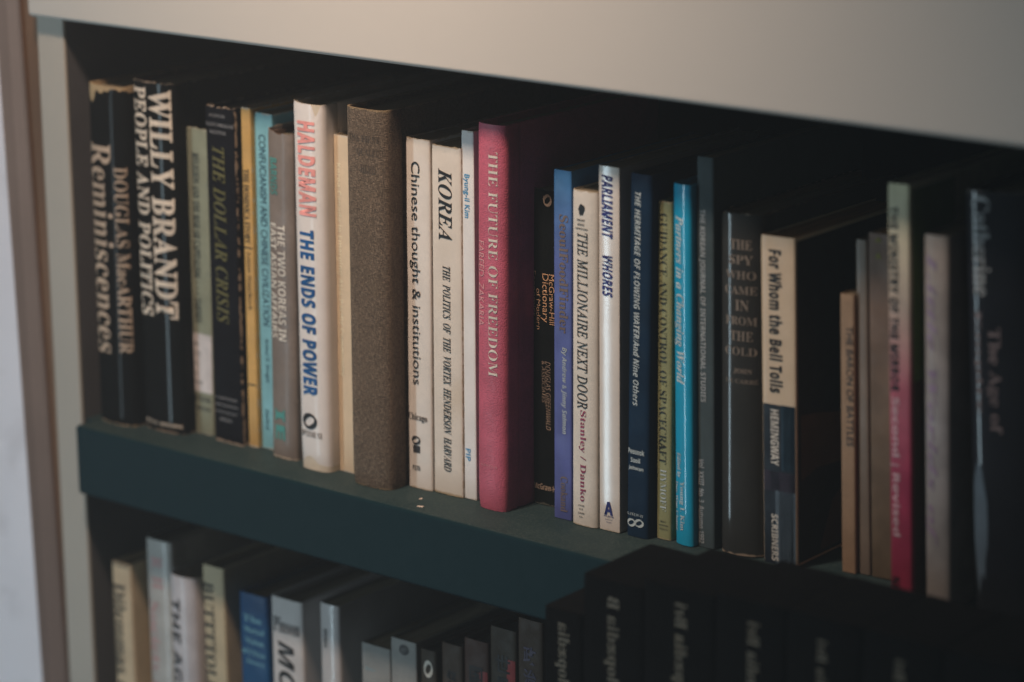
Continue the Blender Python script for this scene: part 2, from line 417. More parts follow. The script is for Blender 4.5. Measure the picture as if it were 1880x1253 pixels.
    20418: (500, '370,99 413,46 444,-5 475,13 443,62 400,114/210,109 178,55 137,7 164,-13 208,39 245,98/372,228 403,187 247,172 333,236 416,310 381,329 330,279 240,274 276,310 310,352 387,363 454,377 428,407 351,391 257,378 160,370 170,339 262,347 229,306 205,282 190,269 177,264 184,248 189,234 202,237 232,241 293,247 247,210 216,188 185,168 162,160 169,143 175,128 190,131 224,136 293,144 293,7 291,0 285,-1 267,-2 238,-1 249,-37 288,-36 314,-31 326,-17 330,7 330,148 421,158 434,135 444,115 476,130 445,184 403,242/127,417 78,306 15,215 26,197 36,178 82,241 82,-39 119,-39 119,306 161,407'),
    21490: (500, '98,305 232,305 232,212 98,212/270,305 404,305 404,212 270,212/119,159 85,146 118,89 160,45 103,17 22,-7 34,-23 44,-40 131,-12 193,23 267,-10 357,-29 465,-39 471,-18 482,-1 378,7 292,22 222,49 257,109 269,176 442,176 442,341 270,341 270,418 232,418 232,341 62,341 62,176 231,176 220,120 189,70 150,108'),
    22269: (500, '296,160 324,131 346,103 372,119 349,146 321,174/114,98 114,66 389,66 389,98 265,98 265,183 366,183 366,215 265,215 265,287 378,287 378,320 121,320 121,287 230,287 230,215 135,215 135,183 230,183 230,98/43,398 43,-40 81,-40 81,-15 418,-15 418,-40 457,-40 457,398/81,20 81,363 418,363 418,20'),
    23398: (500, '230,174 230,138 30,138 30,102 230,102 230,7 227,-1 218,-4 187,-4 135,-3 151,-39 207,-38 244,-33 263,-20 268,7 268,102 473,102 473,138 268,138 268,158 335,192 392,235 368,253 360,251 114,251 114,218 318,218 275,193/212,412 234,374 250,337 140,337 159,347 139,380 111,415 80,401 104,369 123,337 40,337 40,238 76,238 76,303 427,303 427,238 464,238 464,337 382,337 431,404 393,417 370,377 342,337 260,337 286,347 269,385 245,425'),
    25919: (500, '307,420 279,312 237,221 237,239 168,239 168,349 256,349 256,385 26,385 26,349 132,349 132,68 81,57 81,273 47,273 47,50 16,44 24,6 133,31 258,61 255,96 168,76 168,203 224,203 222,201 238,188 252,175 285,229 307,153 337,87 287,33 222,-9 234,-25 244,-41 307,1 357,53 402,-1 459,-40 471,-23 485,-9 426,31 380,86 420,178 446,292 480,292 480,327 323,327 344,414/311,292 408,292 388,200 359,123 328,198 308,283'),
    27835: (500, '52,387 103,359 146,331 168,362 124,388 73,414/21,250 71,222 113,196 134,226 91,252 41,278/33,-8 65,-34 111,45 156,128 128,153 80,66/185,162 185,-41 222,-41 222,-19 401,-19 401,-39 439,-39 439,162/222,16 222,126 401,126 401,16/167,202 183,206 219,210 293,216 422,225 440,193 474,212 429,282 369,355 337,339 401,257 214,247 267,323 316,409 277,421 245,357 211,303 188,271 170,248 154,238 161,219'),
    28168: (499, '45,386 85,356 118,325 139,354 105,384 64,412/18,251 59,222 93,193 112,223 78,251 37,277/31,-5 59,-30 97,46 134,126 110,150 70,66/269,413 292,369 155,369 155,337 217,337 197,330 231,289 275,256 215,237 148,225 157,210 164,195 241,213 310,238 381,214 463,200 472,216 484,231 411,241 347,258 391,293 424,337 476,337 476,369 329,369 316,396 300,423/385,337 353,301 312,273 265,301 231,337/383,125 383,81 229,81 235,125/200,191 200,147 196,95 177,36 134,-19 149,-29 163,-40 199,3 221,51 383,51 383,-35 419,-35 419,192 383,192 383,155 235,155 235,191'),
    30028: (499, '156,136 156,106 150,66 123,24 59,-13 73,-27 85,-43 156,2 187,54 194,105 194,136/116,289 231,289 231,235 116,235/268,289 384,289 384,235 268,235/116,372 231,372 231,319 116,319/268,372 384,372 384,319 268,319/315,136 315,-39 353,-39 353,135 403,106 456,85 467,101 481,117 394,151 323,203 423,203 423,404 79,404 79,203 179,203 108,150 23,114 48,82 145,132 225,203 280,203 312,167 352,136'),
    32076: (500, '94,95 102,35 107,-20 138,-13 132,42 123,101/40,99 30,33 15,-25 32,-30 47,-35 60,24 72,92/149,105 166,54 178,8 207,18 194,64 177,114/409,361 379,314 340,274 303,314 275,361/208,394 208,361 261,361 240,354 271,299 311,252 256,221 196,200 208,185 217,169 281,194 340,228 398,193 464,169 475,186 487,201 424,221 369,251 421,310 459,385 434,396 427,394/323,195 323,126 228,126 228,93 323,93 323,7 207,7 207,-27 477,-27 477,7 360,7 360,93 456,93 456,126 360,126 360,195/33,120 48,125 86,133 168,147 175,121 205,133 190,179 170,232 142,223 158,177 81,166 141,243 196,329 162,348 123,279 70,275 111,337 147,407 110,422 86,368 62,323 45,296 30,278 16,269 24,250 29,233 39,236 60,240 101,246 76,211 59,190 37,167 21,156 27,137'),
    38306: (500, '305,231 294,205 281,179 200,179 214,184 203,205 188,229 159,221 180,179 128,179 128,151 229,151 229,120 228,112 120,112 120,84 222,84 204,58 170,34 115,14 127,2 137,-12 191,10 228,35 250,62 299,23 340,-11 362,13 320,46 270,84 381,84 381,112 263,112 263,119 263,151 373,151 373,179 314,179 340,220/192,306 192,264 82,264 82,306/192,332 82,332 82,371 192,371/421,306 421,264 307,264 307,306/421,332 307,332 307,371 421,371/439,399 272,399 272,236 421,236 421,9 419,2 412,-1 392,-1 359,0 371,-34 413,-33 440,-28 454,-15 458,9 458,399/45,399 45,-41 82,-41 82,237 227,237 227,399'),
    38555: (499, '389,73 422,26 449,-16 479,2 450,42 417,88/225,86 199,41 170,2 184,-7 198,-17 228,26 257,76/39,400 39,-39 72,-39 72,366 136,366 118,310 98,252 132,197 141,151 139,130 131,116 116,112 88,112 94,95 97,79 130,80 155,89 170,112 174,148 166,198 131,257 156,321 179,387 155,402 150,400/351,410 323,405 329,377 312,383 306,382 253,382 265,414 236,420 203,348 157,291 170,281 181,272 213,310 241,356 296,356 280,313 244,334 230,316 269,291 248,258 209,285 194,269 233,239 204,210 174,189 193,165 222,186 249,212 249,189 408,189 408,208 434,183 463,164 485,191 446,217 414,252 451,305 480,367 459,380 453,378 358,378/255,220 299,287 330,372 358,288 398,220/199,142 199,110 310,110 310,1 308,-5 302,-7 284,-7 253,-7 265,-40 302,-39 328,-34 341,-22 345,0 345,110 457,110 457,142/438,351 419,313 397,279 380,313 366,351'),
    119808: (326, '-7,0 -7,14 7,16 18,23 27,35 37,56 154,347 167,347 286,65 297,41 306,26 316,17 330,14 330,0 171,0 171,14 201,19 211,34 209,44 203,61 188,99 77,99 59,53 56,44 56,36 65,19 92,14 95,14 95,0/85,120 180,120 132,238'),
    119809: (330, '12,0 12,13 33,16 47,24 53,38 56,61 56,275 55,293 52,307 38,322 12,327 12,339 164,339 237,330 280,304 295,261 286,225 259,199 214,184 268,166 301,138 312,98 303,57 276,26 234,6 177,0/136,188 140,188 174,191 196,203 208,224 212,257 209,287 201,307 185,319 161,323 147,321 140,316 137,307 136,291/165,18 193,23 211,37 221,61 224,96 220,131 206,155 183,168 147,172 136,172 136,49 137,34 142,25 151,20'),
    119810: (348, '191,-8 144,-2 102,15 68,42 42,78 25,121 20,170 25,219 42,261 68,297 103,324 145,341 193,347 230,342 274,328 289,324 304,330 312,347 325,347 325,230 312,230 292,271 265,303 233,323 198,330 147,312 117,258 107,169 118,85 151,34 207,18 237,21 267,33 294,53 319,79 333,66 294,25 247,0'),
    119811: (369, '15,0 15,13 35,16 47,22 53,34 55,56 55,279 53,303 45,317 32,324 11,327 11,339 165,339 244,328 302,295 337,242 349,170 337,95 304,42 248,11 170,0/166,18 208,27 238,56 255,103 261,171 250,255 219,306 166,323 150,321 141,315 137,304 136,287 136,54 137,36 141,25 150,20'),
    119812: (329, '11,0 11,13 33,15 47,22 54,36 56,58 56,275 54,301 46,317 33,324 12,327 12,339 297,339 297,238 286,238 274,277 253,303 220,316 173,321 149,319 139,310 136,289 136,183 144,183 173,187 193,200 206,223 215,257 227,257 227,88 214,88 210,115 203,135 193,149 179,159 161,164 138,166 136,166 136,50 138,35 143,26 154,22 172,21 205,23 233,29 257,40 276,56 292,78 306,107 320,107 300,0'),
    119813: (301, '12,0 12,13 33,17 47,25 53,39 56,62 56,279 53,302 46,315 32,322 11,327 11,339 293,339 293,238 281,238 274,266 265,287 250,303 231,313 205,319 171,321 149,320 138,314 136,297 136,184 142,184 170,188 191,201 204,224 212,258 225,258 225,88 212,88 204,125 191,149 170,162 141,167 136,167 136,60 140,32 146,23 156,18 171,14 191,13 191,0'),
    119814: (378, '200,-8 149,-2 105,15 70,41 43,77 26,120 21,171 26,219 43,262 69,297 104,324 145,341 192,347 232,342 275,328 289,325 302,330 312,347 326,347 326,229 312,229 300,258 285,282 266,302 245,317 223,327 199,330 149,312 119,259 109,170 115,100 134,50 165,20 205,10 229,12 244,20 252,34 255,53 255,95 252,115 245,127 230,133 205,136 205,148 373,148 373,136 352,133 340,127 334,115 332,96 332,22 266,0'),
    119815: (389, '12,0 12,13 33,16 47,24 53,37 56,60 56,282 53,302 46,316 33,323 12,327 12,339 180,339 180,327 164,324 152,322 139,309 136,298 136,282 136,187 255,187 255,282 254,298 251,309 239,322 227,324 210,327 210,339 378,339 378,327 356,323 343,316 337,303 335,282 335,60 337,39 343,25 356,16 378,13 378,0 210,0 210,13 232,16 245,23 252,36 255,60 255,165 136,165 136,60 138,37 145,24 158,16 180,13 180,0'),
    119816: (194, '10,0 10,13 31,17 46,24 53,36 56,56 56,288 54,307 47,318 33,324 10,327 10,339 182,339 182,327 160,324 146,318 138,307 136,288 136,58 140,33 153,20 166,16 183,13 183,0'),
    119817: (246, '81,-49 58,-46 38,-40 21,-30 9,-16 0,-1 -3,17 0,33 8,45 20,53 33,56 48,53 59,46 67,35 69,21 63,-1 59,-10 57,-15 62,-26 78,-30 94,-27 103,-19 108,-4 110,16 110,273 109,291 106,305 100,314 91,320 78,324 59,327 59,339 234,339 234,327 218,324 206,321 198,315 193,306 191,292 190,273 190,66 178,2 142,-36'),
    119818: (380, '12,0 12,13 34,16 47,24 54,37 56,60 56,282 54,302 47,316 34,323 13,327 13,339 181,339 181,327 164,324 153,322 140,309 137,298 136,282 136,174 239,278 254,297 260,312 249,323 217,327 217,339 362,339 362,327 355,327 309,312 257,269 202,212 345,35 363,19 387,13 387,0 209,0 209,13 228,14 240,16 246,20 249,26 245,35 236,49 149,159 136,148 136,60 138,37 145,24 158,16 181,13 181,0'),
    119819: (317, '12,0 12,13 33,16 47,24 53,37 56,60 56,282 53,303 46,316 33,323 12,327 12,339 186,339 186,327 168,326 155,323 146,318 140,310 137,298 136,282 136,62 138,35 149,23 159,21 174,21 207,23 234,30 257,41 275,59 291,84 305,115 318,115 299,0'),
    119820: (472, '11,0 11,13 32,16 46,24 53,37 56,59 56,285 53,310 39,322 27,325 11,327 11,339 138,339 236,106 335,339 460,339 460,327 439,323 426,315 419,302 417,282 417,64 418,45 421,32 433,17 459,13 459,0 295,0 295,13 322,19 335,33 338,45 339,62 339,297 215,0 201,0 79,290 79,60 81,36 89,22 104,15 126,13 126,0'),
    119821: (368, '300,-8 80,261 80,59 82,36 88,23 102,16 124,13 124,0 14,0 14,13 40,17 53,31 57,59 57,289 36,313 27,323 14,327 14,339 117,339 291,126 291,281 290,297 288,308 275,321 263,324 247,327 247,339 357,339 357,327 335,323 323,316 316,303 314,281 314,-8'),
    119822: (391, '194,-8 158,-5 126,6 96,22 70,43 49,69 34,100 24,133 21,170 24,206 34,239 49,270 71,296 97,317 127,334 161,344 198,347 233,344 266,334 296,318 321,297 342,271 358,241 368,207 371,170 368,133 358,100 342,69 321,43 294,22 264,6 231,-5/197,9 245,27 273,80 282,170 277,239 259,289 231,320 194,330 146,312 118,259 108,170 114,100 132,50 160,19'),
    119823: (311, '12,0 12,13 33,16 47,24 53,37 56,60 56,282 53,302 46,316 33,323 12,327 12,339 159,339 214,336 250,328 273,314 290,296 301,273 305,247 297,209 273,179 234,159 180,153 136,153 136,60 138,37 145,24 158,16 180,13 180,0/136,171 150,171 182,175 202,188 214,211 218,245 214,279 205,303 187,316 161,321 148,320 141,316 137,308 136,297'),
    119824: (391, '282,-86 220,-77 173,-48 139,-1 105,15 76,37 52,64 35,96 24,131 21,170 24,206 34,239 49,270 71,296 97,317 127,334 161,344 198,347 233,344 266,334 296,318 321,297 342,271 358,241 368,207 371,170 363,113 338,64 299,25 246,0 281,-45 331,-60 366,-55 369,-69 324,-82/198,9 245,27 274,80 283,170 277,239 259,289 231,320 194,330 146,312 118,259 108,170 114,100 132,50 161,19'),
    119825: (352, '12,0 12,13 33,16 47,24 53,37 56,60 56,282 53,302 46,316 33,323 12,327 12,339 162,339 227,333 274,317 301,289 311,249 302,212 277,185 235,167 322,38 337,19 356,13 358,13 358,0 252,0 150,158 136,158 136,60 138,37 145,24 158,16 180,13 180,0/136,174 152,174 185,179 208,192 222,216 226,250 219,289 200,313 167,321 151,319 141,315 137,304 136,287'),
    119826: (291, '32,-8 32,118 47,118 62,70 83,37 111,18 147,11 172,15 191,27 203,45 208,67 198,96 168,119 121,142 83,164 57,188 42,215 37,247 40,275 50,300 65,320 86,335 110,344 138,347 171,344 210,334 217,332 223,331 233,335 239,347 252,347 252,238 240,238 231,264 219,287 203,305 185,319 165,328 145,331 122,328 104,318 93,302 89,283 92,265 102,251 118,238 141,226 189,203 216,189 236,174 251,157 261,140 268,99 264,69 252,43 234,22 209,6 179,-4 143,-8 118,-6 94,1 73,7 63,9 52,5 46,-8'),
    119827: (315, '69,0 69,13 91,16 106,23 113,37 116,60 116,323 111,323 76,317 49,300 30,273 22,237 8,237 8,339 306,339 306,236 293,236 279,284 248,313 200,323 196,323 196,60 198,37 206,23 220,15 244,13 244,0'),
    119828: (366, '185,-10 125,-2 85,21 62,60 55,116 55,282 52,302 45,316 32,323 11,327 11,339 179,339 179,327 151,322 138,309 135,298 135,282 135,104 139,66 151,38 173,22 205,16 253,28 282,62 292,119 292,282 290,302 282,315 268,323 245,327 245,339 353,339 353,327 334,322 322,314 316,301 315,282 315,135 307,68 283,24 242,-1'),
    119829: (319, '158,-10 33,284 17,313 6,322 -11,327 -11,339 157,339 157,327 137,325 124,322 116,315 114,305 115,295 120,282 193,107 259,281 264,305 262,315 254,322 241,325 223,327 223,339 329,339 329,327 315,324 304,318 294,306 285,285 171,-10'),
    119830: (455, '127,-8 24,293 18,308 11,318 2,324 -12,327 -12,339 135,339 135,327 121,325 112,322 106,315 105,306 110,278 166,114 224,263 213,297 207,311 199,320 188,324 171,327 171,339 327,339 327,327 301,322 293,307 297,288 353,124 403,275 407,291 409,303 407,313 401,321 390,325 375,327 375,339 465,339 465,327 452,322 443,314 435,301 428,282 332,-8 319,-8 235,230 142,-8'),
    119832: (317, '76,0 76,13 97,16 111,24 117,37 120,60 120,133 35,288 22,308 11,320 1,324 -10,326 -10,339 154,339 154,326 146,326 124,322 116,310 122,292 185,168 248,273 257,290 260,304 250,320 222,326 220,326 220,339 327,339 327,326 305,316 285,292 200,152 200,60 202,37 209,24 222,16 244,13 244,0'),
    119834: (256, '190,-8 161,1 149,26 112,2 71,-7 48,-3 30,9 19,26 15,47 23,77 47,101 89,122 148,142 148,180 146,198 139,210 127,218 110,220 86,216 78,204 79,199 85,191 92,172 89,160 82,150 71,144 58,142 44,144 33,151 27,162 25,176 28,193 37,207 51,220 71,229 94,235 121,237 166,232 196,218 213,193 218,157 218,47 218,36 220,30 227,26 239,31 245,21 219,-1/113,25 130,31 148,47 148,126 103,103 88,62 94,34'),
    119835: (269, '32,-9 32,289 31,308 27,319 20,324 6,327 6,339 103,339 103,208 131,230 165,237 189,233 211,223 229,205 243,183 252,155 255,124 251,88 240,56 223,30 201,10 174,-3 143,-8 110,0 78,21 40,-9/136,11 158,17 173,37 180,71 183,119 180,159 172,187 158,203 137,209 116,201 107,192 103,180 103,51 111,21'),
    119836: (219, '116,-8 89,-4 65,8 44,26 28,51 18,79 15,112 18,146 30,176 48,202 71,221 99,233 130,238 162,234 186,222 201,204 207,183 204,170 198,160 189,154 176,152 154,161 146,187 147,195 147,202 142,216 126,221 102,212 88,185 84,140 88,92 102,57 124,36 152,29 178,35 202,54 212,45 169,6'),
    119837: (276, '104,-8 79,-4 58,8 40,26 26,50 17,78 15,110 18,146 27,177 41,202 61,221 83,233 109,237 140,230 166,209 166,299 164,312 158,320 147,325 131,327 131,339 238,339 238,56 239,40 242,30 249,24 263,21 263,8 219,4 166,-8 166,29 140,2/128,21 139,23 150,31 160,42 166,57 166,180 162,191 154,201 130,209 110,203 97,186 90,156 88,114 90,73 97,44 109,27'),
    119838: (224, '115,-8 87,-4 63,8 43,26 28,51 18,82 15,117 18,150 28,179 44,203 65,222 89,233 117,237 156,230 185,209 204,174 211,129 211,124 87,124 94,72 115,42 149,32 176,40 201,64 212,54 169,8/87,143 150,143 150,160 148,187 144,206 135,217 120,221 101,213 90,190 87,152'),
    119839: (159, '11,0 11,12 30,16 37,26 38,36 39,55 39,206 12,206 12,231 39,231 39,263 45,298 63,324 92,341 130,346 158,342 179,332 192,316 196,298 194,283 188,273 178,267 167,265 155,266 146,272 140,280 138,291 144,313 146,318 147,322 144,328 134,330 121,328 114,320 111,308 110,291 110,231 152,231 152,206 110,206 110,49 112,30 118,19 129,14 149,12 149,0'),
    119840: (243, '109,-105 66,-101 36,-91 17,-75 11,-56 21,-34 51,-19 26,-1 18,23 21,40 32,55 50,69 76,82 31,112 16,158 20,180 30,199 45,215 65,227 90,235 117,237 146,234 174,227 236,227 236,200 200,200 213,177 217,152 214,131 206,113 192,97 174,86 153,79 128,77 117,77 106,78 84,70 77,62 75,53 83,41 105,37 131,37 166,35 193,30 212,22 225,10 233,-7 235,-28 227,-60 203,-84 163,-99/117,93 132,97 142,109 147,129 149,157 147,186 142,206 132,217 117,221 102,217 92,206 87,186 85,157 87,129 92,109 102,96/120,-87 162,-82 188,-70 196,-49 193,-38 186,-31 172,-27 153,-26 72,-26 59,-38 55,-54 58,-66 71,-77 91,-84'),
    119841: (283, '14,0 14,12 26,14 34,19 38,28 39,42 39,297 38,310 34,320 27,325 14,328 14,339 110,339 110,199 142,227 181,237 217,228 239,202 246,158 246,42 247,28 251,19 258,14 271,12 271,0 151,0 151,12 154,12 170,19 175,42 175,162 174,179 171,192 163,200 151,202 129,195 110,175 110,42 111,28 115,19 122,14 134,12 134,0'),
    119842: (148, '75,270 60,272 48,280 40,292 38,307 40,322 48,334 60,342 75,345 90,342 102,334 110,322 113,307 110,292 102,280 89,272/14,0 14,12 26,14 34,19 38,28 39,42 39,188 38,203 35,212 28,217 15,219 16,231 111,231 111,42 112,28 115,20 122,14 134,12 134,0'),
    119844: (267, '13,0 13,12 26,14 34,19 38,28 39,42 39,296 38,311 35,320 28,325 15,327 16,339 110,339 110,126 169,185 178,196 182,207 175,216 156,219 153,219 153,231 257,231 257,219 229,212 205,194 166,156 258,26 268,15 280,12 280,0 157,0 157,12 162,12 174,15 178,24 173,37 121,110 110,100 110,42 111,28 115,20 122,14 134,12 134,0'),
    119845: (148, '14,0 14,12 26,14 34,19 38,28 39,42 39,296 38,310 35,320 28,325 15,327 15,339 111,339 111,42 112,28 115,20 122,14 134,12 134,0'),
    119846: (412, '14,0 14,12 26,14 34,19 38,28 39,42 39,189 38,202 34,211 27,217 14,219 14,231 109,231 109,197 140,227 177,237 218,226 239,195 271,226 311,237 347,228 368,202 375,158 375,42 376,28 380,19 387,14 399,12 399,0 281,0 281,12 293,14 300,20 304,29 305,42 305,162 304,179 301,192 293,200 281,202 260,196 242,177 242,42 243,29 246,20 253,14 265,12 265,0 149,0 149,12 160,14 168,20 171,29 173,42 173,162 171,179 168,192 161,199 149,202 127,195 109,175 109,42 110,29 114,20 120,14 132,12 132,0'),
    119847: (283, '14,0 14,12 26,14 34,19 38,28 39,42 39,189 38,202 34,211 27,217 14,219 14,231 110,231 110,199 142,228 181,237 217,228 239,202 246,158 246,42 247,28 251,19 258,14 271,12 271,0 151,0 151,12 154,12 170,19 175,42 175,162 174,179 171,192 163,200 151,202 129,195 110,175 110,42 111,28 115,19 122,14 134,12 134,0'),
    119848: (250, '126,-8 94,-3 67,9 45,27 28,52 18,82 14,115 18,148 28,178 45,203 67,221 94,233 125,237 156,233 183,222 205,203 222,179 232,149 236,115 232,81 222,51 205,27 183,8 156,-4/126,9 143,14 156,29 159,42 162,61 163,85 164,115 161,169 155,202 143,217 126,223 107,217 96,202 89,169 87,115 87,85 89,61 92,42 96,29 108,14'),
    119849: (277, '13,-104 13,-92 30,-87 38,-75 39,-64 39,-48 39,181 38,200 35,211 27,216 15,220 15,231 107,231 107,196 134,227 172,238 196,234 218,222 236,204 249,180 258,151 261,119 258,84 249,54 235,28 217,9 194,-3 169,-8 136,0 110,24 110,-43 111,-61 113,-73 124,-88 147,-92 147,-104/146,21 165,27 178,44 185,74 188,115 186,155 180,185 168,201 148,207 127,199 110,175 110,51 125,29'),
    119851: (214, '14,0 14,12 26,14 34,19 38,28 39,42 39,188 38,203 35,212 27,217 15,219 16,231 109,231 109,188 123,209 139,224 157,234 174,237 192,234 205,226 213,214 216,198 213,185 207,175 197,168 185,166 173,167 165,172 154,186 141,194 130,190 121,180 113,164 111,143 111,42 113,27 118,19 129,14 147,12 147,0'),
    119852: (214, '113,-8 90,-5 65,5 55,7 44,3 38,-7 27,-7 27,79 40,79 49,50 65,29 84,16 105,11 121,13 133,20 141,30 143,44 136,63 116,78 80,97 57,110 41,126 31,144 28,164 33,193 48,217 73,232 105,238 124,235 148,229 154,228 159,227 166,230 172,238 182,238 182,165 170,165 160,189 146,206 130,217 111,221 97,219 87,213 80,204 78,193 86,173 109,158 143,141 165,128 180,113 189,94 192,71 186,38 170,14 145,-2'),
    119853: (170, '92,-7 66,-3 49,8 39,26 36,53 36,208 15,208 15,223 43,250 66,275 83,297 96,316 108,316 108,231 155,231 155,208 108,208 108,61 111,38 117,32 125,30 141,36 154,56 166,49 136,7'),
    119854: (279, '98,-8 68,-2 49,13 38,38 34,72 34,185 33,200 29,210 22,217 9,219 9,231 106,231 106,55 112,34 120,28 132,27 153,32 170,49 170,185 169,201 165,211 156,217 141,219 141,231 241,231 241,52 242,38 247,29 255,24 268,22 268,10 223,5 170,-8 170,30 156,14 139,3 119,-5'),
    119856: (323, '91,-8 13,197 5,212 -8,219 -8,231 103,231 103,219 89,215 85,206 86,198 89,188 124,95 157,175 150,198 141,215 125,220 125,231 241,231 241,219 225,215 220,206 221,200 222,195 250,105 285,191 288,205 283,215 265,220 265,231 332,231 332,220 316,212 307,192 227,-8 215,-8 166,147 104,-8'),
    119858: (224, '39,-105 22,-102 8,-93 -2,-80 -5,-62 -3,-50 4,-40 13,-32 27,-30 48,-37 54,-45 56,-57 55,-61 55,-65 57,-71 64,-73 73,-69 85,-55 96,-33 105,-4 27,187 18,205 12,214 -3,219 -4,219 -4,231 121,231 121,219 101,216 96,205 97,199 99,191 138,89 172,180 176,194 177,204 171,216 151,219 151,231 223,231 223,219 214,216 206,209 200,197 193,181 121,-18 108,-49 96,-71 84,-87 71,-97'),
    119860: (345, '-63,0 -61,10 -29,18 0,42 15,59 42,90 80,135 130,194 192,267 265,354 275,354 263,43 265,28 272,18 286,12 306,10 305,0 165,0 167,10 171,10 191,12 203,20 210,34 213,58 215,118 99,118 86,112 49,67 30,42 24,27 26,18 32,13 43,10 59,10 56,0/107,136 216,136 222,273'),
    119863: (378, '-27,0 -24,10 -21,10 -1,12 13,19 23,32 31,54 94,287 97,302 98,312 96,323 89,330 77,334 60,336 63,346 196,346 242,342 282,329 313,308 337,279 352,244 357,203 352,163 340,126 320,91 293,61 259,36 219,16 174,4 124,0/127,16 166,21 201,33 230,52 255,77 274,107 288,141 296,177 299,214 292,264 271,300 236,322 189,330 165,327 153,315 148,304 144,288 84,67 79,48 78,37 81,27 90,21 105,18'),
    119864: (338, '-25,0 -23,10 -21,10 0,12 14,19 23,32 31,55 94,287 97,302 98,312 96,323 89,330 78,334 61,336 63,346 328,346 313,271 305,271 305,273 303,293 299,308 291,318 278,325 258,328 230,329 188,329 165,327 154,317 146,295 119,194 161,194 193,196 215,205 230,220 239,243 249,243 214,120 205,120 206,140 202,164 188,174 176,176 159,177 115,177 84,62 80,46 78,35 80,26 87,21 97,18 114,18 149,18 182,19 210,25 233,35 254,50 272,70 288,95 298,95 262,0'),
    119867: (388, '-25,0 -23,10 -21,10 5,14 20,27 31,54 94,287 97,302 98,312 96,323 89,330 78,334 61,336 63,346 201,346 199,336 197,336 177,334 163,327 153,313 145,290 124,213 122,202 126,195 138,193 266,193 278,195 284,204 306,287 310,312 308,323 301,330 289,334 272,336 275,346 413,346 410,336 406,336 387,334 374,327 364,313 357,292 295,60 291,45 290,34 292,23 299,16 310,12 328,10 325,0 187,0 190,10 192,10 217,14 233,27 243,54 271,158 272,162 272,166 268,173 256,174 128,174 116,172 111,164 83,60 79,45 78,34 80,23 87,16 98,12 116,10 113,0'),
    119868: (183, '-23,0 -20,10 -18,10 7,14 23,27 34,54 96,287 99,302 101,312 98,323 92,330 80,334 62,336 66,346 205,346 203,336 199,336 180,334 167,327 157,313 149,292 87,60 83,45 82,34 84,23 91,16 102,12 120,10 117,0'),
    119871: (334, '-18,0 -16,10 -14,10 7,12 21,19 31,32 39,54 101,287 104,302 106,312 103,323 97,330 85,334 68,336 70,346 208,346 204,337 185,334 171,327 161,314 153,293 93,69 88,48 86,38 88,28 94,22 105,19 123,18 158,18 193,19 222,24 244,34 263,49 280,70 297,98 307,98 274,0'),
    119872: (439, '-27,0 -24,10 3,14 19,27 30,54 95,287 100,312 97,323 91,330 79,334 62,336 65,346 158,346 194,81 370,346 465,346 462,336 458,336 439,334 426,327 416,313 408,292 346,60 343,45 341,34 343,23 350,16 362,12 379,10 377,0 240,0 242,9 268,14 284,29 290,43 296,62 358,292 163,0 156,0 117,293 57,77 51,53 50,36 52,23 58,16 70,12 88,10 85,0'),
    119873: (372, '252,-8 115,278 56,62 52,45 51,32 53,21 60,15 72,12 91,10 88,0 -25,0 -23,10 -2,12 13,19 23,32 31,54 97,293 98,298 99,304 96,315 89,326 78,333 64,336 61,336 63,346 136,346 263,81 318,284 322,302 324,314 321,325 314,331 302,334 283,336 286,346 399,346 396,336 371,333 354,320 348,308 343,292 261,-8'),
    119874: (385, '149,-8 111,-4 78,8 52,27 32,52 20,84 16,121 19,154 29,188 43,221 63,252 86,280 113,304 142,325 173,340 205,350 238,354 275,350 308,338 333,318 352,293 364,261 368,225 366,197 359,169 334,113 298,63 253,24 204,0/150,8 175,11 199,22 222,38 244,60 279,114 303,179 312,247 307,286 293,315 270,333 239,339 212,335 185,323 159,304 136,279 115,248 97,213 79,157 73,102 78,62 93,32 117,14'),
    119877: (335, '-25,0 -23,10 -20,10 0,12 14,20 24,33 32,54 94,287 98,312 96,323 89,330 78,334 61,336 63,346 210,346 256,341 289,326 308,303 315,271 304,229 271,197 216,175 262,64 273,40 284,23 296,13 312,10 314,10 311,0 234,0 165,170 154,170 131,171 114,172 85,66 81,47 79,34 81,22 88,15 99,11 115,10 121,10 118,0/151,186 196,192 230,209 251,236 258,271 250,303 226,323 187,330 167,327 155,318 147,297 118,188 133,187'),
    119879: (313, '37,0 39,10 43,10 72,14 90,31 97,46 104,67 170,311 172,320 168,326 158,328 145,328 116,326 94,322 76,313 63,301 52,284 44,262 33,263 55,346 343,346 327,261 318,261 318,269 318,277 315,300 306,316 287,325 258,328 237,328 227,325 222,315 155,69 149,47 148,32 150,21 158,15 171,11 192,10 197,10 194,0'),
    119883: (342, '-47,0 -44,9 -10,20 25,48 149,171 114,276 106,299 99,314 80,331 67,335 49,337 45,337 48,346 201,346 198,336 190,336 166,331 158,317 160,304 164,289 192,208 272,285 291,306 297,322 290,333 267,337 261,337 264,346 384,346 381,337 380,337 364,334 348,325 330,311 309,292 199,187 237,67 245,44 252,30 269,15 282,11 300,10 304,10 301,0 145,0 147,10 156,10 182,14 189,20 192,30 190,42 187,56 156,149 73,67 54,44 48,26 58,13 89,8 86,0'),
    119888: (222, '74,-6 43,0 19,17 4,45 -1,81 2,106 9,130 36,177 76,213 111,230 149,236 169,233 185,225 195,213 199,199 192,178 184,172 174,170 157,175 152,190 154,199 160,208 162,212 164,216 160,221 147,223 121,217 97,202 75,177 59,146 48,112 44,80 47,54 57,34 72,21 91,17 130,28 170,61 178,53 126,9'),
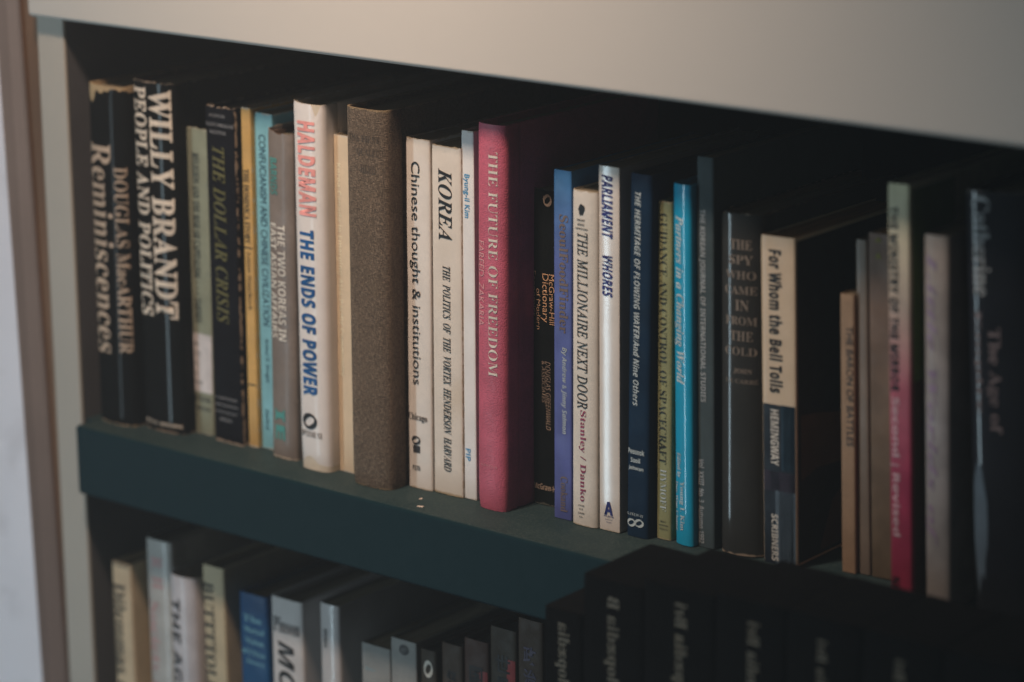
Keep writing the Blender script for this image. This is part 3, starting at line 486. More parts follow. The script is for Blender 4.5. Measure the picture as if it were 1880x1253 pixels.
    119890: (214, '66,-5 37,0 16,16 2,40 -3,73 -1,98 7,123 34,172 75,211 110,229 146,236 165,233 180,226 189,214 192,198 183,168 155,141 109,120 46,106 43,88 42,73 54,33 89,19 125,29 165,61 172,53 148,27 123,9 96,-2/48,118 92,129 125,148 145,173 152,202 148,217 134,222 118,219 102,209 86,192 71,171'),
    119899: (271, '166,-7 147,1 142,9 141,21 146,49 161,105 176,161 181,189 177,201 168,205 157,202 145,196 119,173 92,141 69,106 50,61 32,0 -9,0 40,165 44,183 46,196 40,209 31,211 17,212 13,212 15,221 50,226 75,231 89,234 97,236 99,234 99,229 69,132 106,177 140,209 170,228 196,235 218,228 225,207 223,187 218,166 189,66 184,48 183,37 185,28 193,25 210,36 232,68 240,62 203,10'),
    119900: (261, '79,-6 45,0 19,16 3,42 -3,76 0,104 10,133 26,160 46,184 69,205 95,222 123,232 150,236 185,230 211,213 228,187 234,154 231,128 223,103 194,55 174,34 152,17 116,0/84,9 104,12 124,24 141,41 157,64 181,116 187,143 190,169 179,209 147,223 123,217 99,199 76,172 58,137 46,98 42,62 44,39 53,22 66,12'),
    119903: (167, '-10,0 34,156 40,178 42,193 40,202 35,208 25,210 10,212 11,221 44,227 67,231 81,234 88,236 92,234 93,229 67,134 102,190 132,224 155,236 171,229 177,211 174,198 169,188 160,181 149,179 134,185 127,200 88,148 56,82 31,0'),
    119906: (271, '34,-6 21,-4 11,3 5,14 3,28 6,51 14,86 38,170 41,184 42,198 40,206 35,211 25,213 10,214 12,223 44,228 67,232 82,235 89,236 95,232 95,227 93,220 53,80 46,55 44,40 48,28 59,24 74,28 92,41 112,60 132,86 151,116 169,151 195,230 234,230 190,69 185,48 184,35 186,27 194,24 212,34 235,62 242,56 204,9 166,-6 147,1 141,20 142,38 148,61 164,114 127,61 95,24 64,1'),
    119909: (208, '115,-6 103,-4 94,3 87,17 80,44 70,90 35,40 20,21 6,7 -8,-2 -24,-5 -40,1 -46,17 -40,32 -26,38 -14,35 -1,31 10,35 22,48 67,110 52,183 47,196 41,206 33,211 21,213 9,212 -2,211 -1,220 26,224 47,230 62,234 72,236 79,232 84,221 98,154 117,181 132,202 144,216 151,225 163,232 178,235 195,229 201,215 196,200 182,195 168,198 162,201 158,201 147,196 133,179 101,135 116,65 121,48 125,36 130,29 138,26 155,36 178,64 185,56 147,10'),
    119910: (202, '-33,-114 -51,-108 -58,-93 -52,-79 -36,-73 -23,-77 -7,-81 7,-74 26,-52 59,-5 33,131 27,161 22,182 8,206 -3,212 -18,214 -16,223 6,226 24,231 47,236 54,225 63,192 68,167 75,133 83,92 92,43 112,76 128,103 141,124 149,139 158,159 162,174 158,185 150,194 142,200 137,215 143,229 160,235 170,233 178,227 184,216 186,203 178,166 155,118 131,76 99,26 64,-25 29,-70 -5,-102 -19,-111'),
    119912: (313, '-51,0 -51,13 -29,18 -10,36 241,344 255,344 243,66 243,59 255,25 289,13 289,0 133,0 133,13 155,18 168,29 174,45 177,65 178,105 72,105 37,60 25,42 21,30 29,18 53,13 53,0/89,125 179,125 184,244'),
    119914: (327, '151,-9 111,-4 78,8 51,27 31,53 19,85 15,123 18,159 27,195 42,230 62,262 86,290 115,313 163,337 214,345 248,342 287,334 296,332 303,331 313,334 321,345 335,345 313,230 299,231 294,272 281,303 259,321 230,327 196,320 165,299 137,263 113,214 97,158 91,106 96,68 113,39 138,21 171,15 226,31 274,79 288,68 249,25 204,0'),
    119915: (360, '-25,0 -25,12 0,15 16,30 23,44 29,64 86,275 90,299 87,310 82,317 71,321 55,324 55,336 188,336 257,327 306,301 336,257 346,196 341,156 329,119 309,84 282,53 238,22 214,12 186,5 154,1 116,0/126,16 158,20 186,32 211,52 232,78 249,109 262,144 270,182 273,222 264,277 238,310 195,321 181,319 172,314 162,293 99,58 97,46 96,37 97,27 102,20 112,17'),
    119916: (328, '-25,0 -25,12 0,15 16,30 23,44 29,64 86,275 89,288 90,299 87,310 82,317 71,321 55,324 55,336 322,336 303,242 289,242 289,246 284,280 268,303 240,315 201,320 180,318 170,311 164,296 135,187 149,187 173,188 192,192 218,208 238,240 251,240 215,102 204,102 205,111 205,121 201,144 191,159 172,167 145,170 138,170 131,169 100,55 97,42 95,33 102,21 112,18 128,17 162,19 191,25 215,35 237,51 258,73 277,102 290,102 261,0'),
    119917: (305, '-25,0 -25,12 0,15 16,30 23,44 29,64 86,275 89,288 90,301 87,311 81,318 70,322 55,324 55,336 318,336 298,241 284,241 284,248 279,280 263,302 236,315 195,319 182,318 174,314 169,307 165,295 135,185 143,184 150,184 179,187 203,197 220,214 233,238 246,238 211,101 200,101 201,109 201,118 199,137 194,150 185,159 172,165 154,168 130,169 101,61 98,46 97,35 99,25 105,18 115,14 132,12 132,0'),
    119919: (378, '-25,0 -25,12 0,15 16,30 23,44 29,64 86,275 89,288 90,301 87,311 81,318 70,322 55,324 55,336 211,336 211,324 185,320 170,305 164,291 158,272 135,188 254,188 278,275 282,301 279,311 273,318 262,322 246,324 246,336 403,336 403,324 378,320 362,307 356,293 350,275 293,61 290,46 289,36 291,25 297,18 308,14 324,12 324,0 167,0 167,12 192,15 209,30 215,44 221,64 248,165 128,165 101,61 98,45 97,35 105,18 132,12 132,0'),
    119920: (186, '-25,0 -25,12 0,15 16,30 23,44 29,64 86,275 89,288 90,301 81,317 54,324 54,336 211,336 211,324 196,322 184,319 169,305 164,292 157,272 101,61 97,46 96,35 105,18 132,12 132,0'),
    119922: (318, '-25,0 -25,12 0,15 16,30 23,44 29,64 86,275 89,288 90,299 87,310 82,317 71,321 55,324 55,336 211,336 211,324 185,320 170,305 164,291 158,272 133,180 133,179 134,178 139,180 227,261 256,290 266,308 259,319 239,325 239,336 342,336 342,324 338,324 330,322 319,316 306,306 290,292 190,199 263,42 277,21 287,15 300,13 300,0 160,0 160,13 168,13 179,14 187,17 192,30 189,41 181,61 134,161 130,165 127,160 101,61 98,45 97,35 99,25 105,18 116,14 132,12 132,0'),
    119923: (317, '-25,0 -25,12 0,15 16,30 23,44 29,64 86,275 90,299 87,310 81,317 70,322 54,324 54,336 211,336 211,324 185,319 169,304 163,290 157,272 102,62 97,42 96,32 98,24 106,21 120,19 140,18 185,22 222,37 252,63 277,100 293,100 261,0'),
    119925: (348, '231,-8 104,262 51,61 47,45 46,35 55,18 82,12 82,0 -26,0 -26,12 -1,15 16,30 22,44 28,64 81,264 85,283 87,295 84,307 78,316 66,321 48,324 48,336 147,336 252,103 299,275 303,289 304,299 302,310 296,317 285,322 269,324 269,336 376,336 376,324 351,320 335,305 328,291 322,272 246,-8'),
    119926: (356, '133,-9 84,0 46,24 22,63 14,115 18,151 28,188 45,224 67,258 94,287 123,312 171,336 223,345 273,336 311,312 335,274 343,224 340,186 330,149 313,112 292,79 265,49 235,24 185,0/137,10 169,18 199,45 225,88 249,147 265,208 270,261 267,289 257,310 240,323 219,327 200,324 182,313 164,297 148,275 116,214 94,143 88,108 86,77 89,47 99,27 115,14'),
    119927: (305, '-25,0 -25,12 0,15 16,30 23,44 29,64 86,275 89,288 90,301 87,310 81,317 70,321 55,324 55,336 193,336 255,327 293,301 305,258 301,231 288,207 267,187 241,172 202,163 146,160 128,160 101,61 98,45 97,35 99,25 105,18 116,14 132,12 132,0/148,177 184,183 211,202 227,231 232,270 221,306 188,319 177,317 171,313 167,305 163,292 133,178 141,177'),
    119929: (320, '-25,0 -25,12 0,15 16,30 23,44 29,64 86,275 89,288 90,299 87,310 82,317 71,321 55,324 55,336 189,336 243,331 280,317 302,294 309,261 303,231 285,206 254,185 213,172 255,46 262,30 271,21 298,13 298,0 198,0 145,166 129,166 101,61 98,46 97,35 99,25 105,18 116,14 132,12 132,0/147,183 183,189 210,207 227,235 233,271 222,307 189,320 173,316 169,309 165,297 134,183 140,183'),
    119930: (274, '115,-9 83,-5 43,8 29,11 18,7 7,-6 -7,-6 20,108 34,108 34,104 38,63 53,33 76,15 108,10 124,12 139,19 161,42 170,73 163,100 141,127 106,160 87,177 73,192 57,220 52,251 55,276 66,299 81,318 102,332 127,341 155,345 185,341 220,332 233,329 244,333 255,343 268,343 244,240 230,240 230,246 230,251 228,272 222,291 212,306 199,317 184,325 167,327 147,323 130,312 118,295 114,274 116,260 123,246 147,220 163,204 181,189 202,168 218,145 229,121 232,94 224,51 201,19 164,-2'),
    119931: (300, '33,0 33,13 51,15 64,20 73,30 80,45 153,318 145,318 116,313 89,299 65,277 48,246 35,246 54,336 326,336 311,240 297,240 288,283 266,309 232,318 228,318 155,47 153,34 155,24 161,18 171,15 188,13 188,0'),
    119933: (297, '50,-8 63,274 61,295 53,310 40,319 21,324 21,336 171,336 171,323 156,321 145,318 135,305 133,292 131,272 122,92 263,267 278,287 284,307 276,318 253,323 253,336 357,336 357,322 355,322 340,319 328,312 303,285 66,-8'),
    119934: (409, '59,-9 61,268 59,293 53,309 41,319 23,322 23,336 159,336 159,323 144,319 135,311 131,297 130,275 128,119 221,273 221,291 219,306 213,316 202,321 186,323 186,336 321,336 321,324 306,321 297,315 292,305 290,290 289,273 288,239 287,189 285,121 383,286 388,297 390,306 383,319 363,324 360,324 360,336 453,336 453,324 437,319 424,310 413,296 401,278 229,-9 214,-9 220,235 73,-9'),
    119935: (284, '-49,0 -49,13 -48,13 -30,15 -14,23 1,36 19,54 112,155 73,286 65,303 56,314 43,321 25,324 25,336 177,336 177,324 160,323 149,319 142,311 140,300 141,292 144,282 165,211 222,270 240,293 246,309 240,320 222,324 219,324 219,336 321,336 321,324 303,318 285,306 250,271 173,189 208,76 216,53 224,36 232,25 241,18 265,13 265,0 114,0 114,13 138,19 146,35 146,41 145,45 120,131 57,66 43,49 37,30 45,18 70,13 70,0'),
    119938: (249, '40,-7 18,-2 1,10 -10,30 -14,55 -11,82 -4,110 24,164 42,187 62,206 94,224 123,231 147,222 160,198 168,226 221,226 180,81 173,55 170,42 172,33 178,30 193,39 212,65 223,58 185,10 147,-7 123,2 116,26 117,39 121,56 102,29 83,9 62,-3/69,31 81,33 92,42 114,71 131,110 143,150 148,185 143,203 128,209 117,206 105,196 81,163 62,119 52,86 49,60 54,38'),
    119941: (249, '41,-7 19,-3 3,11 -8,32 -12,61 -3,110 22,160 58,203 90,224 122,231 141,228 159,219 177,284 180,297 181,307 179,314 174,319 153,322 153,336 202,342 255,350 177,62 173,45 171,36 177,31 190,39 199,50 210,66 221,58 201,30 183,10 166,-3 148,-7 125,1 117,26 122,57 103,29 84,9 64,-3/72,31 83,34 95,43 116,74 134,114 146,155 150,186 146,205 132,211 122,208 111,200 89,172 70,135 55,94 50,59 56,38'),
    119942: (201, '65,-7 35,-2 12,14 -3,39 -8,73 -5,100 4,128 18,154 37,179 58,200 82,216 106,227 131,231 154,227 171,218 182,203 186,185 178,156 154,129 114,107 59,93 56,66 58,49 65,37 76,29 91,27 118,38 146,71 160,62 118,10/62,109 85,116 105,128 121,142 134,158 141,176 144,194 139,209 128,214 111,207 94,188 76,154'),
    119943: (144, '-49,-104 -67,-101 -81,-92 -90,-79 -93,-63 -86,-43 -68,-36 -51,-42 -45,-59 -49,-73 -53,-80 -50,-85 -44,-87 -34,-84 -25,-76 -11,-49 -4,-26 3,2 11,37 19,78 45,205 10,205 14,226 49,226 68,280 94,319 124,342 158,350 180,347 196,339 207,327 210,311 204,291 184,284 167,291 160,308 164,320 168,329 166,333 160,335 145,328 133,309 120,275 108,226 150,226 147,205 105,205 79,84 64,26 48,-21 30,-58 8,-83 -18,-98'),
    119944: (222, '58,-104 17,-100 -13,-88 -32,-71 -38,-50 -34,-33 -23,-19 -3,-7 25,4 5,21 -2,38 1,51 9,62 23,73 43,85 26,97 15,110 9,124 7,141 10,164 21,185 37,204 59,218 84,227 111,231 149,224 182,206 225,206 223,185 195,185 196,177 197,168 193,143 182,122 165,104 143,90 117,80 88,78 62,79 52,71 49,62 54,54 70,47 101,38 135,24 161,7 170,-9 174,-27 170,-48 159,-67 141,-82 118,-94 90,-101/87,93 99,96 111,106 130,140 138,184 132,206 116,214 103,211 91,200 71,165 64,122 70,100/63,-87 87,-84 105,-76 117,-63 121,-49 116,-35 103,-24 80,-14 45,-3 15,-23 6,-46 10,-62 22,-75 41,-84'),
    119945: (266, '156,-7 131,2 123,31 124,44 129,62 136,86 145,114 162,165 166,184 164,191 157,194 128,180 98,138 69,74 47,0 -14,0 61,279 66,297 67,306 62,319 44,322 36,322 36,336 82,340 140,350 86,147 112,184 137,210 162,225 188,231 216,221 226,193 222,166 210,127 186,56 184,49 183,43 185,35 191,32 206,42 228,73 239,67 197,11'),
    119946: (145, '98,277 85,279 75,286 67,297 65,310 67,322 75,333 85,340 98,343 111,340 121,333 129,322 131,310 129,297 121,286 111,279/37,-6 21,-4 10,4 3,15 1,31 3,48 8,65 33,157 38,176 40,189 34,200 19,203 15,203 14,216 66,223 112,231 67,64 62,41 65,34 71,32 85,40 106,67 116,60 77,11'),
    119949: (129, '30,-7 14,-5 2,3 -5,14 -8,30 -6,46 -2,63 58,277 63,297 65,309 59,319 44,323 39,323 39,335 91,342 136,350 59,64 56,51 54,40 56,33 62,31 77,39 98,66 108,59 88,29 69,9 50,-3'),
    119951: (265, '159,-7 133,2 125,31 126,44 131,62 137,86 147,114 164,165 168,184 166,191 159,194 131,181 102,142 73,80 60,42 49,0 -11,0 32,157 37,179 39,189 33,200 18,203 14,203 13,216 59,222 113,231 87,144 114,183 139,210 164,225 191,231 219,221 228,193 227,183 224,168 219,149 212,127 197,81 188,53 185,43 187,35 194,32 201,34 208,41 216,52 227,67 238,60 217,31 198,10 179,-3'),
    119952: (235, '72,-7 40,-2 15,15 -2,40 -8,73 -5,101 4,128 18,155 36,179 57,200 80,217 105,227 131,231 165,225 191,209 207,184 212,151 209,124 201,97 187,70 170,46 149,24 125,8 99,-3/77,10 88,13 100,23 120,55 137,98 149,143 153,179 147,206 128,215 117,212 105,203 84,171 67,128 56,83 52,44 58,18'),
    119955: (195, '-11,0 32,157 37,179 39,189 33,200 18,203 14,203 13,216 59,222 113,231 85,141 108,181 128,209 147,225 166,231 186,222 193,197 191,183 185,172 176,164 164,162 150,166 139,177 134,180 117,167 95,130 71,73 49,0'),
    119956: (188, '68,-7 47,-4 21,4 11,6 2,3 -5,-5 -18,-3 -5,81 10,79 17,41 34,18 61,11 82,18 89,39 85,57 71,79 51,103 29,138 21,170 26,194 40,213 61,226 86,230 108,228 134,222 139,220 143,220 152,222 158,229 171,229 160,153 147,154 130,199 100,215 80,207 72,190 77,172 92,151 109,131 123,111 137,86 142,61 139,43 132,27 121,13 106,2 88,-5'),
    119957: (137, '23,-7 -3,2 -12,29 -11,39 -8,52 34,204 10,204 10,221 59,249 100,296 121,296 100,224 139,224 134,204 94,204 57,77 52,57 50,42 52,33 58,31 73,41 96,71 107,63 86,33 66,11 45,-3'),
    120276: (345, '0,0 126,359 219,359 345,0 264,0 238,85 108,85 82,0/127,149 220,149 193,232 187,253 179,280 173,303 166,278 158,250 152,232'),
    120277: (336, '45,0 45,357 156,357 219,352 264,337 291,309 301,267 297,238 286,215 269,198 246,190 246,187 278,175 291,164 301,149 307,129 310,104 301,60 275,28 233,7 179,0/121,216 165,216 192,218 210,226 220,239 223,257 219,274 208,286 189,293 161,295 121,295/121,62 170,62 199,66 218,76 228,91 231,111 228,129 217,143 198,152 168,156 121,156'),
    120278: (318, '190,-5 139,1 99,18 68,45 46,82 33,126 29,178 34,229 49,274 72,311 105,339 147,356 197,362 250,355 301,337 277,275 236,292 197,299 158,291 130,267 113,228 107,178 112,127 128,89 156,66 197,58 240,63 288,77 288,14 241,-1'),
    120279: (370, '45,0 45,357 157,357 209,352 254,337 291,312 318,278 335,235 341,182 328,103 290,46 228,11 146,0/121,62 153,62 214,76 250,115 263,180 256,232 237,267 205,288 161,295 121,295'),
    120280: (280, '45,0 45,357 251,357 251,295 121,295 121,217 242,217 242,155 121,155 121,62 251,62 251,0'),
    120281: (275, '45,0 45,357 250,357 250,295 120,295 120,203 241,203 241,141 120,141 120,0'),
    120282: (362, '195,-5 124,7 72,42 40,100 29,179 34,231 51,276 77,312 114,340 160,356 216,362 272,356 322,340 297,280 259,294 215,299 184,295 158,284 136,266 120,242 110,212 107,178 109,145 117,116 129,91 147,73 170,62 200,58 227,60 248,63 248,138 181,138 181,201 322,201 322,16 264,1 231,-4'),
    120283: (383, '45,0 45,357 121,357 121,217 262,217 262,357 338,357 338,0 262,0 262,154 121,154 121,0'),
    120284: (195, '16,0 16,43 60,63 60,294 16,314 16,357 179,357 179,314 135,294 135,63 179,43 179,0'),
    120285: (165, '8,-105 -18,-103 -37,-100 -37,-37 -20,-40 -2,-42 22,-37 32,-29 39,-18 44,-1 45,23 45,357 121,357 121,23 117,-19 106,-51 89,-76 67,-92 39,-102'),
    120286: (332, '45,0 45,357 121,357 121,194 135,215 151,236 247,357 331,357 207,199 332,0 246,0 153,151 121,128 121,0'),
    120287: (282, '45,0 45,357 121,357 121,62 266,62 266,0'),
    120288: (471, '45,0 45,357 148,357 233,84 234,84 324,357 427,357 427,0 356,0 356,169 357,208 358,250 359,267 360,280 358,280 266,0 196,0 110,280 108,280 109,268 110,250 112,207 113,166 113,0'),
    120289: (406, '45,0 45,357 141,357 296,90 297,90 295,139 294,188 294,357 362,357 362,0 266,0 110,270 108,270 111,219 113,168 113,0'),
    120290: (398, '199,-5 146,1 103,18 70,46 47,83 34,127 29,180 34,231 47,276 70,312 103,340 146,357 200,363 252,357 295,340 328,312 351,276 364,231 369,179 364,127 351,82 328,46 295,18 252,1/199,59 241,67 269,91 284,129 290,179 284,229 269,268 241,292 200,300 158,292 130,268 114,229 109,179 114,129 130,91 158,67'),
    120291: (314, '45,0 45,357 159,357 219,350 260,327 284,292 292,246 288,215 279,187 261,163 235,144 200,131 153,127 121,127 121,0/121,189 146,189 174,192 196,202 210,218 215,243 208,272 188,289 155,295 121,295'),
    120293: (330, '45,0 45,357 149,357 212,350 257,331 283,297 292,250 289,227 282,207 258,176 225,156 330,0 246,0 161,137 121,137 121,0/121,199 145,199 177,202 199,211 211,227 215,248 211,270 198,284 176,292 144,295 121,295'),
    120294: (276, '124,-5 71,0 23,16 23,87 76,67 103,60 130,58 154,60 170,68 179,80 182,96 177,114 162,128 139,141 112,154 85,168 57,189 36,219 29,238 27,261 35,303 60,335 98,355 148,362 201,356 254,337 230,278 186,294 146,299 127,296 113,289 104,278 101,263 105,246 118,233 139,221 169,206 215,179 232,164 245,146 253,125 256,99 247,56 221,23 180,2'),
    120295: (290, '107,0 107,294 10,294 10,357 280,357 280,294 183,294 183,0'),
    120296: (378, '188,-5 125,4 80,31 52,73 43,127 43,357 118,357 118,139 123,101 136,77 158,63 190,59 221,63 243,78 256,103 260,139 260,357 336,357 336,126 331,91 319,59 299,33 270,12 233,-1'),
    120297: (325, '121,0 0,357 77,357 144,145 146,137 149,124 157,93 163,66 168,93 176,124 179,137 181,145 249,357 325,357 204,0'),
    120298: (484, '91,0 0,357 75,357 120,162 127,133 133,98 138,69 142,98 149,132 154,157 206,357 278,357 330,157 335,132 342,98 346,69 351,98 357,133 364,162 409,357 484,357 393,0 307,0 258,188 254,204 249,228 245,253 242,271 239,253 234,228 229,204 225,187 177,0'),
    120299: (334, '0,0 119,184 8,357 91,357 168,229 244,357 325,357 213,180 334,0 247,0 164,135 81,0'),
    120300: (312, '119,0 119,137 0,357 82,357 156,210 231,357 312,357 194,139 194,0'),
    120302: (302, '106,-5 72,0 45,16 27,43 21,82 29,119 52,146 90,162 143,169 191,170 191,182 188,201 179,214 166,221 148,224 109,218 71,204 47,254 95,272 151,279 200,273 235,255 257,225 265,182 265,0 213,0 198,37 196,37 178,18 159,5 136,-3/134,50 156,53 174,64 186,81 191,104 191,127 162,126 131,122 112,113 101,99 98,81 100,66 108,57 119,51'),
    120303: (317, '189,-5 162,-2 142,6 114,30 109,30 96,0 39,0 39,380 114,380 114,292 113,261 111,238 114,238 126,253 143,266 164,275 191,278 233,269 266,242 287,198 294,137 287,76 265,31 232,4/168,56 189,61 205,77 215,103 218,138 215,173 204,198 188,213 167,219 142,214 126,201 117,178 114,146 114,138 116,103 125,77 142,61'),
    120304: (257, '150,-5 96,3 56,29 31,72 23,135 27,180 40,217 60,244 87,263 119,274 157,278 183,277 205,273 242,260 220,202 187,214 157,218 124,209 105,181 99,136 102,100 114,75 132,60 157,56 198,62 233,79 233,16 197,0 176,-4'),
    120305: (316, '126,-5 84,4 51,31 30,75 23,136 30,198 52,242 85,269 128,278 154,275 176,267 193,254 206,238 209,238 205,261 203,293 203,380 278,380 278,0 221,0 206,36 203,36 190,20 174,7 152,-2/152,55 178,59 195,73 204,96 208,128 208,136 205,171 196,197 178,212 151,218 129,212 112,196 102,170 98,135 102,100 112,75 129,60'),
    120306: (295, '163,-5 124,-1 90,10 62,29 41,57 27,91 23,135 27,178 39,214 58,242 84,262 115,274 152,278 202,270 241,246 266,207 274,154 274,118 98,118 103,90 117,69 138,55 166,51 214,56 259,72 259,15 216,0 192,-4/100,168 204,168 201,190 191,209 175,221 152,225 132,222 116,211 105,193'),
    120307: (194, '51,0 51,217 10,217 10,253 51,273 51,293 54,324 63,347 77,364 96,375 120,380 148,383 187,379 216,371 197,317 179,321 156,324 142,321 133,314 126,290 126,273 190,273 190,217 126,217 126,0'),
    120308: (317, '141,-120 87,-117 39,-104 39,-45 91,-60 146,-66 177,-59 197,-38 203,-4 203,2 204,20 205,36 203,36 188,17 170,5 149,-3 126,-5 82,4 50,32 29,77 23,136 30,196 51,241 84,269 128,278 173,268 207,238 209,238 215,273 278,273 278,-1 269,-52 243,-90 200,-112/152,54 177,58 194,70 205,92 208,127 208,136 205,173 195,199 177,213 151,218 122,208 104,181 99,135 104,90 122,63'),
    120309: (329, '39,0 39,380 114,380 114,303 112,264 111,248 110,238 114,238 129,256 148,269 169,276 193,278 233,272 264,254 284,223 291,178 291,0 217,0 217,160 206,204 173,219 144,213 126,195 117,167 114,128 114,0'),
    120310: (152, '77,307 61,309 48,315 39,326 36,344 39,361 48,372 61,378 77,380 105,372 114,361 117,344 114,326 105,315 92,309/39,0 39,273 114,273 114,0'),
    120312: (310, '39,0 39,380 114,380 114,210 112,179 110,149 111,149 126,170 143,190 220,273 304,273 195,155 310,0 224,0 146,111 114,85 114,0'),
    120313: (153, '39,0 39,380 114,380 114,0'),
    120314: (491, '39,0 39,273 96,273 106,238 110,238 125,256 144,269 166,276 190,278 217,276 241,268 259,256 273,238 279,238 294,256 314,269 336,276 360,278 400,272 430,254 448,223 454,178 454,0 379,0 379,160 369,204 338,219 313,213 296,198 287,172 284,137 284,0 209,0 209,160 199,204 168,219 142,213 125,195 116,167 114,128 114,0'),
    120315: (329, '39,0 39,273 96,273 106,238 110,238 125,256 146,269 169,276 194,278 234,272 265,254 284,223 291,178 291,0 217,0 217,160 214,185 206,204 192,215 173,219 144,213 126,195 117,167 114,128 114,0'),
    120316: (310, '154,-5 118,-1 86,12 60,32 40,60 27,95 23,137 31,197 58,242 100,269 156,278 192,274 224,262 250,241 270,214 283,179 287,137 278,77 251,32 209,4/155,55 180,60 198,76 208,101 211,137 208,172 198,198 180,213 155,218 129,213 112,198 102,172 99,137 102,101 112,76 129,60'),
    120319: (227, '39,0 39,273 96,273 107,227 110,227 124,247 143,263 166,274 192,278 205,278 217,276 211,206 201,208 189,209 153,202 137,193 124,180 116,162 114,139 114,0'),
    120320: (249, '113,-5 64,-1 23,11 23,73 71,56 116,50 134,51 147,56 154,64 156,73 152,86 136,98 120,106 97,116 74,127 55,138 41,150 31,164 25,181 23,202 30,235 52,259 86,273 131,278 179,273 227,257 204,203 166,217 130,223 105,219 97,205 101,193 117,182 132,175 154,166 194,146 209,135 220,121 227,103 230,81 222,44 200,17 164,1'),
    120321: (217, '133,-5 109,-3 89,3 72,14 58,31 50,54 47,86 47,217 12,217 12,249 53,274 74,331 122,331 122,273 198,273 198,217 122,217 122,86 124,72 131,62 141,56 154,55 178,57 201,63 201,8 171,-1'),
    120322: (328, '135,-5 95,1 64,19 44,50 38,95 38,273 112,273 112,114 115,88 123,70 136,58 156,55 185,60 203,78 212,106 215,145 215,273 290,273 290,0 233,0 223,35 219,35 203,17 183,5 159,-3'),
    120323: (285, '104,0 0,273 78,273 131,118 138,89 141,62 143,62 154,118 207,273 285,273 181,0'),
    120324: (428, '83,0 5,273 79,273 111,152 117,122 122,88 126,62 128,62 130,81 133,106 137,128 140,142 174,273 256,273 288,142 292,120 297,88 300,62 302,62 305,87 311,122 318,152 350,273 423,273 345,0 264,0 243,96 237,121 229,157 220,192 217,206 215,216 213,216 210,206 207,192 199,157 191,121 185,95 163,0'),
    120326: (285, '55,-120 33,-119 17,-116 17,-57 30,-59 47,-60 68,-56 84,-46 96,-30 104,-12 109,2 0,273 82,273 133,120 139,97 142,72 144,72 148,97 154,120 205,273 285,273 169,-35 150,-72 124,-99 92,-115'),
    120328: (282, '-29,0 166,357 213,357 257,0 213,0 199,111 79,111 21,0/100,151 195,151 187,226 183,268 181,309 179,309 161,268 139,224'),
    120330: (293, '163,-5 110,4 70,32 44,75 36,132 44,197 66,259 83,287 105,312 130,333 159,349 192,359 229,362 276,357 316,342 298,305 268,317 229,323 194,318 164,306 139,286 119,261 103,232 92,200 84,133 89,92 107,61 134,41 171,35 211,39 250,49 250,10 211,-1 189,-4'),
    120331: (333, '21,0 96,357 181,357 238,348 282,322 309,278 318,215 312,156 294,104 264,61 223,28 171,7 109,0/73,39 111,39 159,44 199,62 230,90 252,126 266,168 271,215 264,262 245,294 214,312 175,319 133,319'),
    120332: (257, '21,0 96,357 277,357 269,318 132,318 109,206 236,206 229,167 101,167 73,40 210,40 202,0'),
    120334: (339, '172,-5 115,4 72,31 45,73 36,130 39,177 50,221 67,260 89,295 117,323 150,344 187,358 229,362 259,361 286,357 332,341 315,302 275,317 228,323 189,316 154,298 125,269 103,231 88,185 84,133 86,106 93,83 106,63 124,48 147,38 176,35 211,37 238,44 261,149 191,149 199,188 314,188 275,14 228,0'),
    120336: (162, '-10,0 -5,25 38,35 99,323 61,332 66,357 191,357 186,332 143,323 82,35 120,25 115,0'),
    120339: (238, '21,0 96,357 141,357 73,40 210,40 202,0'),
    120341: (354, '20,0 96,357 143,357 252,62 254,62 257,82 262,108 272,161 314,357 356,357 281,0 233,0 123,296 121,296 117,269 111,232 103,194 62,0'),
    120342: (360, '169,-5 112,4 70,32 45,76 36,134 39,178 48,221 63,260 84,294 110,323 141,344 177,358 217,363 271,353 311,325 337,281 345,222 342,177 334,135 320,96 300,62 275,34 245,13 209,-1/170,35 198,38 224,50 245,67 264,91 278,119 289,151 295,186 298,223 292,265 275,297 248,316 214,323 185,319 160,308 137,291 119,268 104,240 93,208 86,172 84,135 89,93 107,61 134,41'),
    120345: (286, '21,0 96,357 175,357 236,347 272,317 285,267 279,231 264,200 237,175 196,158 255,0 206,0 155,148 96,148 65,0/104,186 143,186 186,191 216,207 233,232 239,264 234,289 222,306 200,315 171,318 133,318'),
    120346: (252, '93,-5 47,-1 10,11 10,55 45,41 68,36 93,34 135,41 152,50 165,62 174,79 177,100 173,119 163,134 145,149 118,167 84,191 61,219 55,237 53,259 57,289 69,315 87,335 111,350 139,359 170,362 219,357 260,341 243,303 210,316 170,323 142,319 120,307 105,287 100,262 106,236 123,218 151,199 189,174 214,145 221,126 224,104 215,56 188,23 146,2'),
    120347: (251, '76,0 143,318 45,318 54,357 295,357 287,318 189,318 121,0'),
    120348: (339, '150,-5 101,1 67,21 46,52 40,94 41,115 46,142 92,357 136,357 90,139 86,115 84,95 88,69 101,51 123,39 153,35 191,40 219,58 237,86 250,125 300,357 344,357 294,122 284,85 269,54 249,29 223,10 190,-1'),
    120350: (428, '69,0 54,357 98,357 105,140 105,97 103,55 104,55 121,100 142,147 240,357 285,357 295,148 297,99 297,55 299,55 313,97 331,141 424,357 472,357 310,0 264,0 253,230 252,265 251,300 250,300 238,269 230,251 220,229 115,0'),
    120380: (314, '-30,0 157,357 248,357 284,0 212,0 206,85 90,85 48,0/121,149 202,149 196,241 194,270 193,301 192,301 181,274 168,245'),
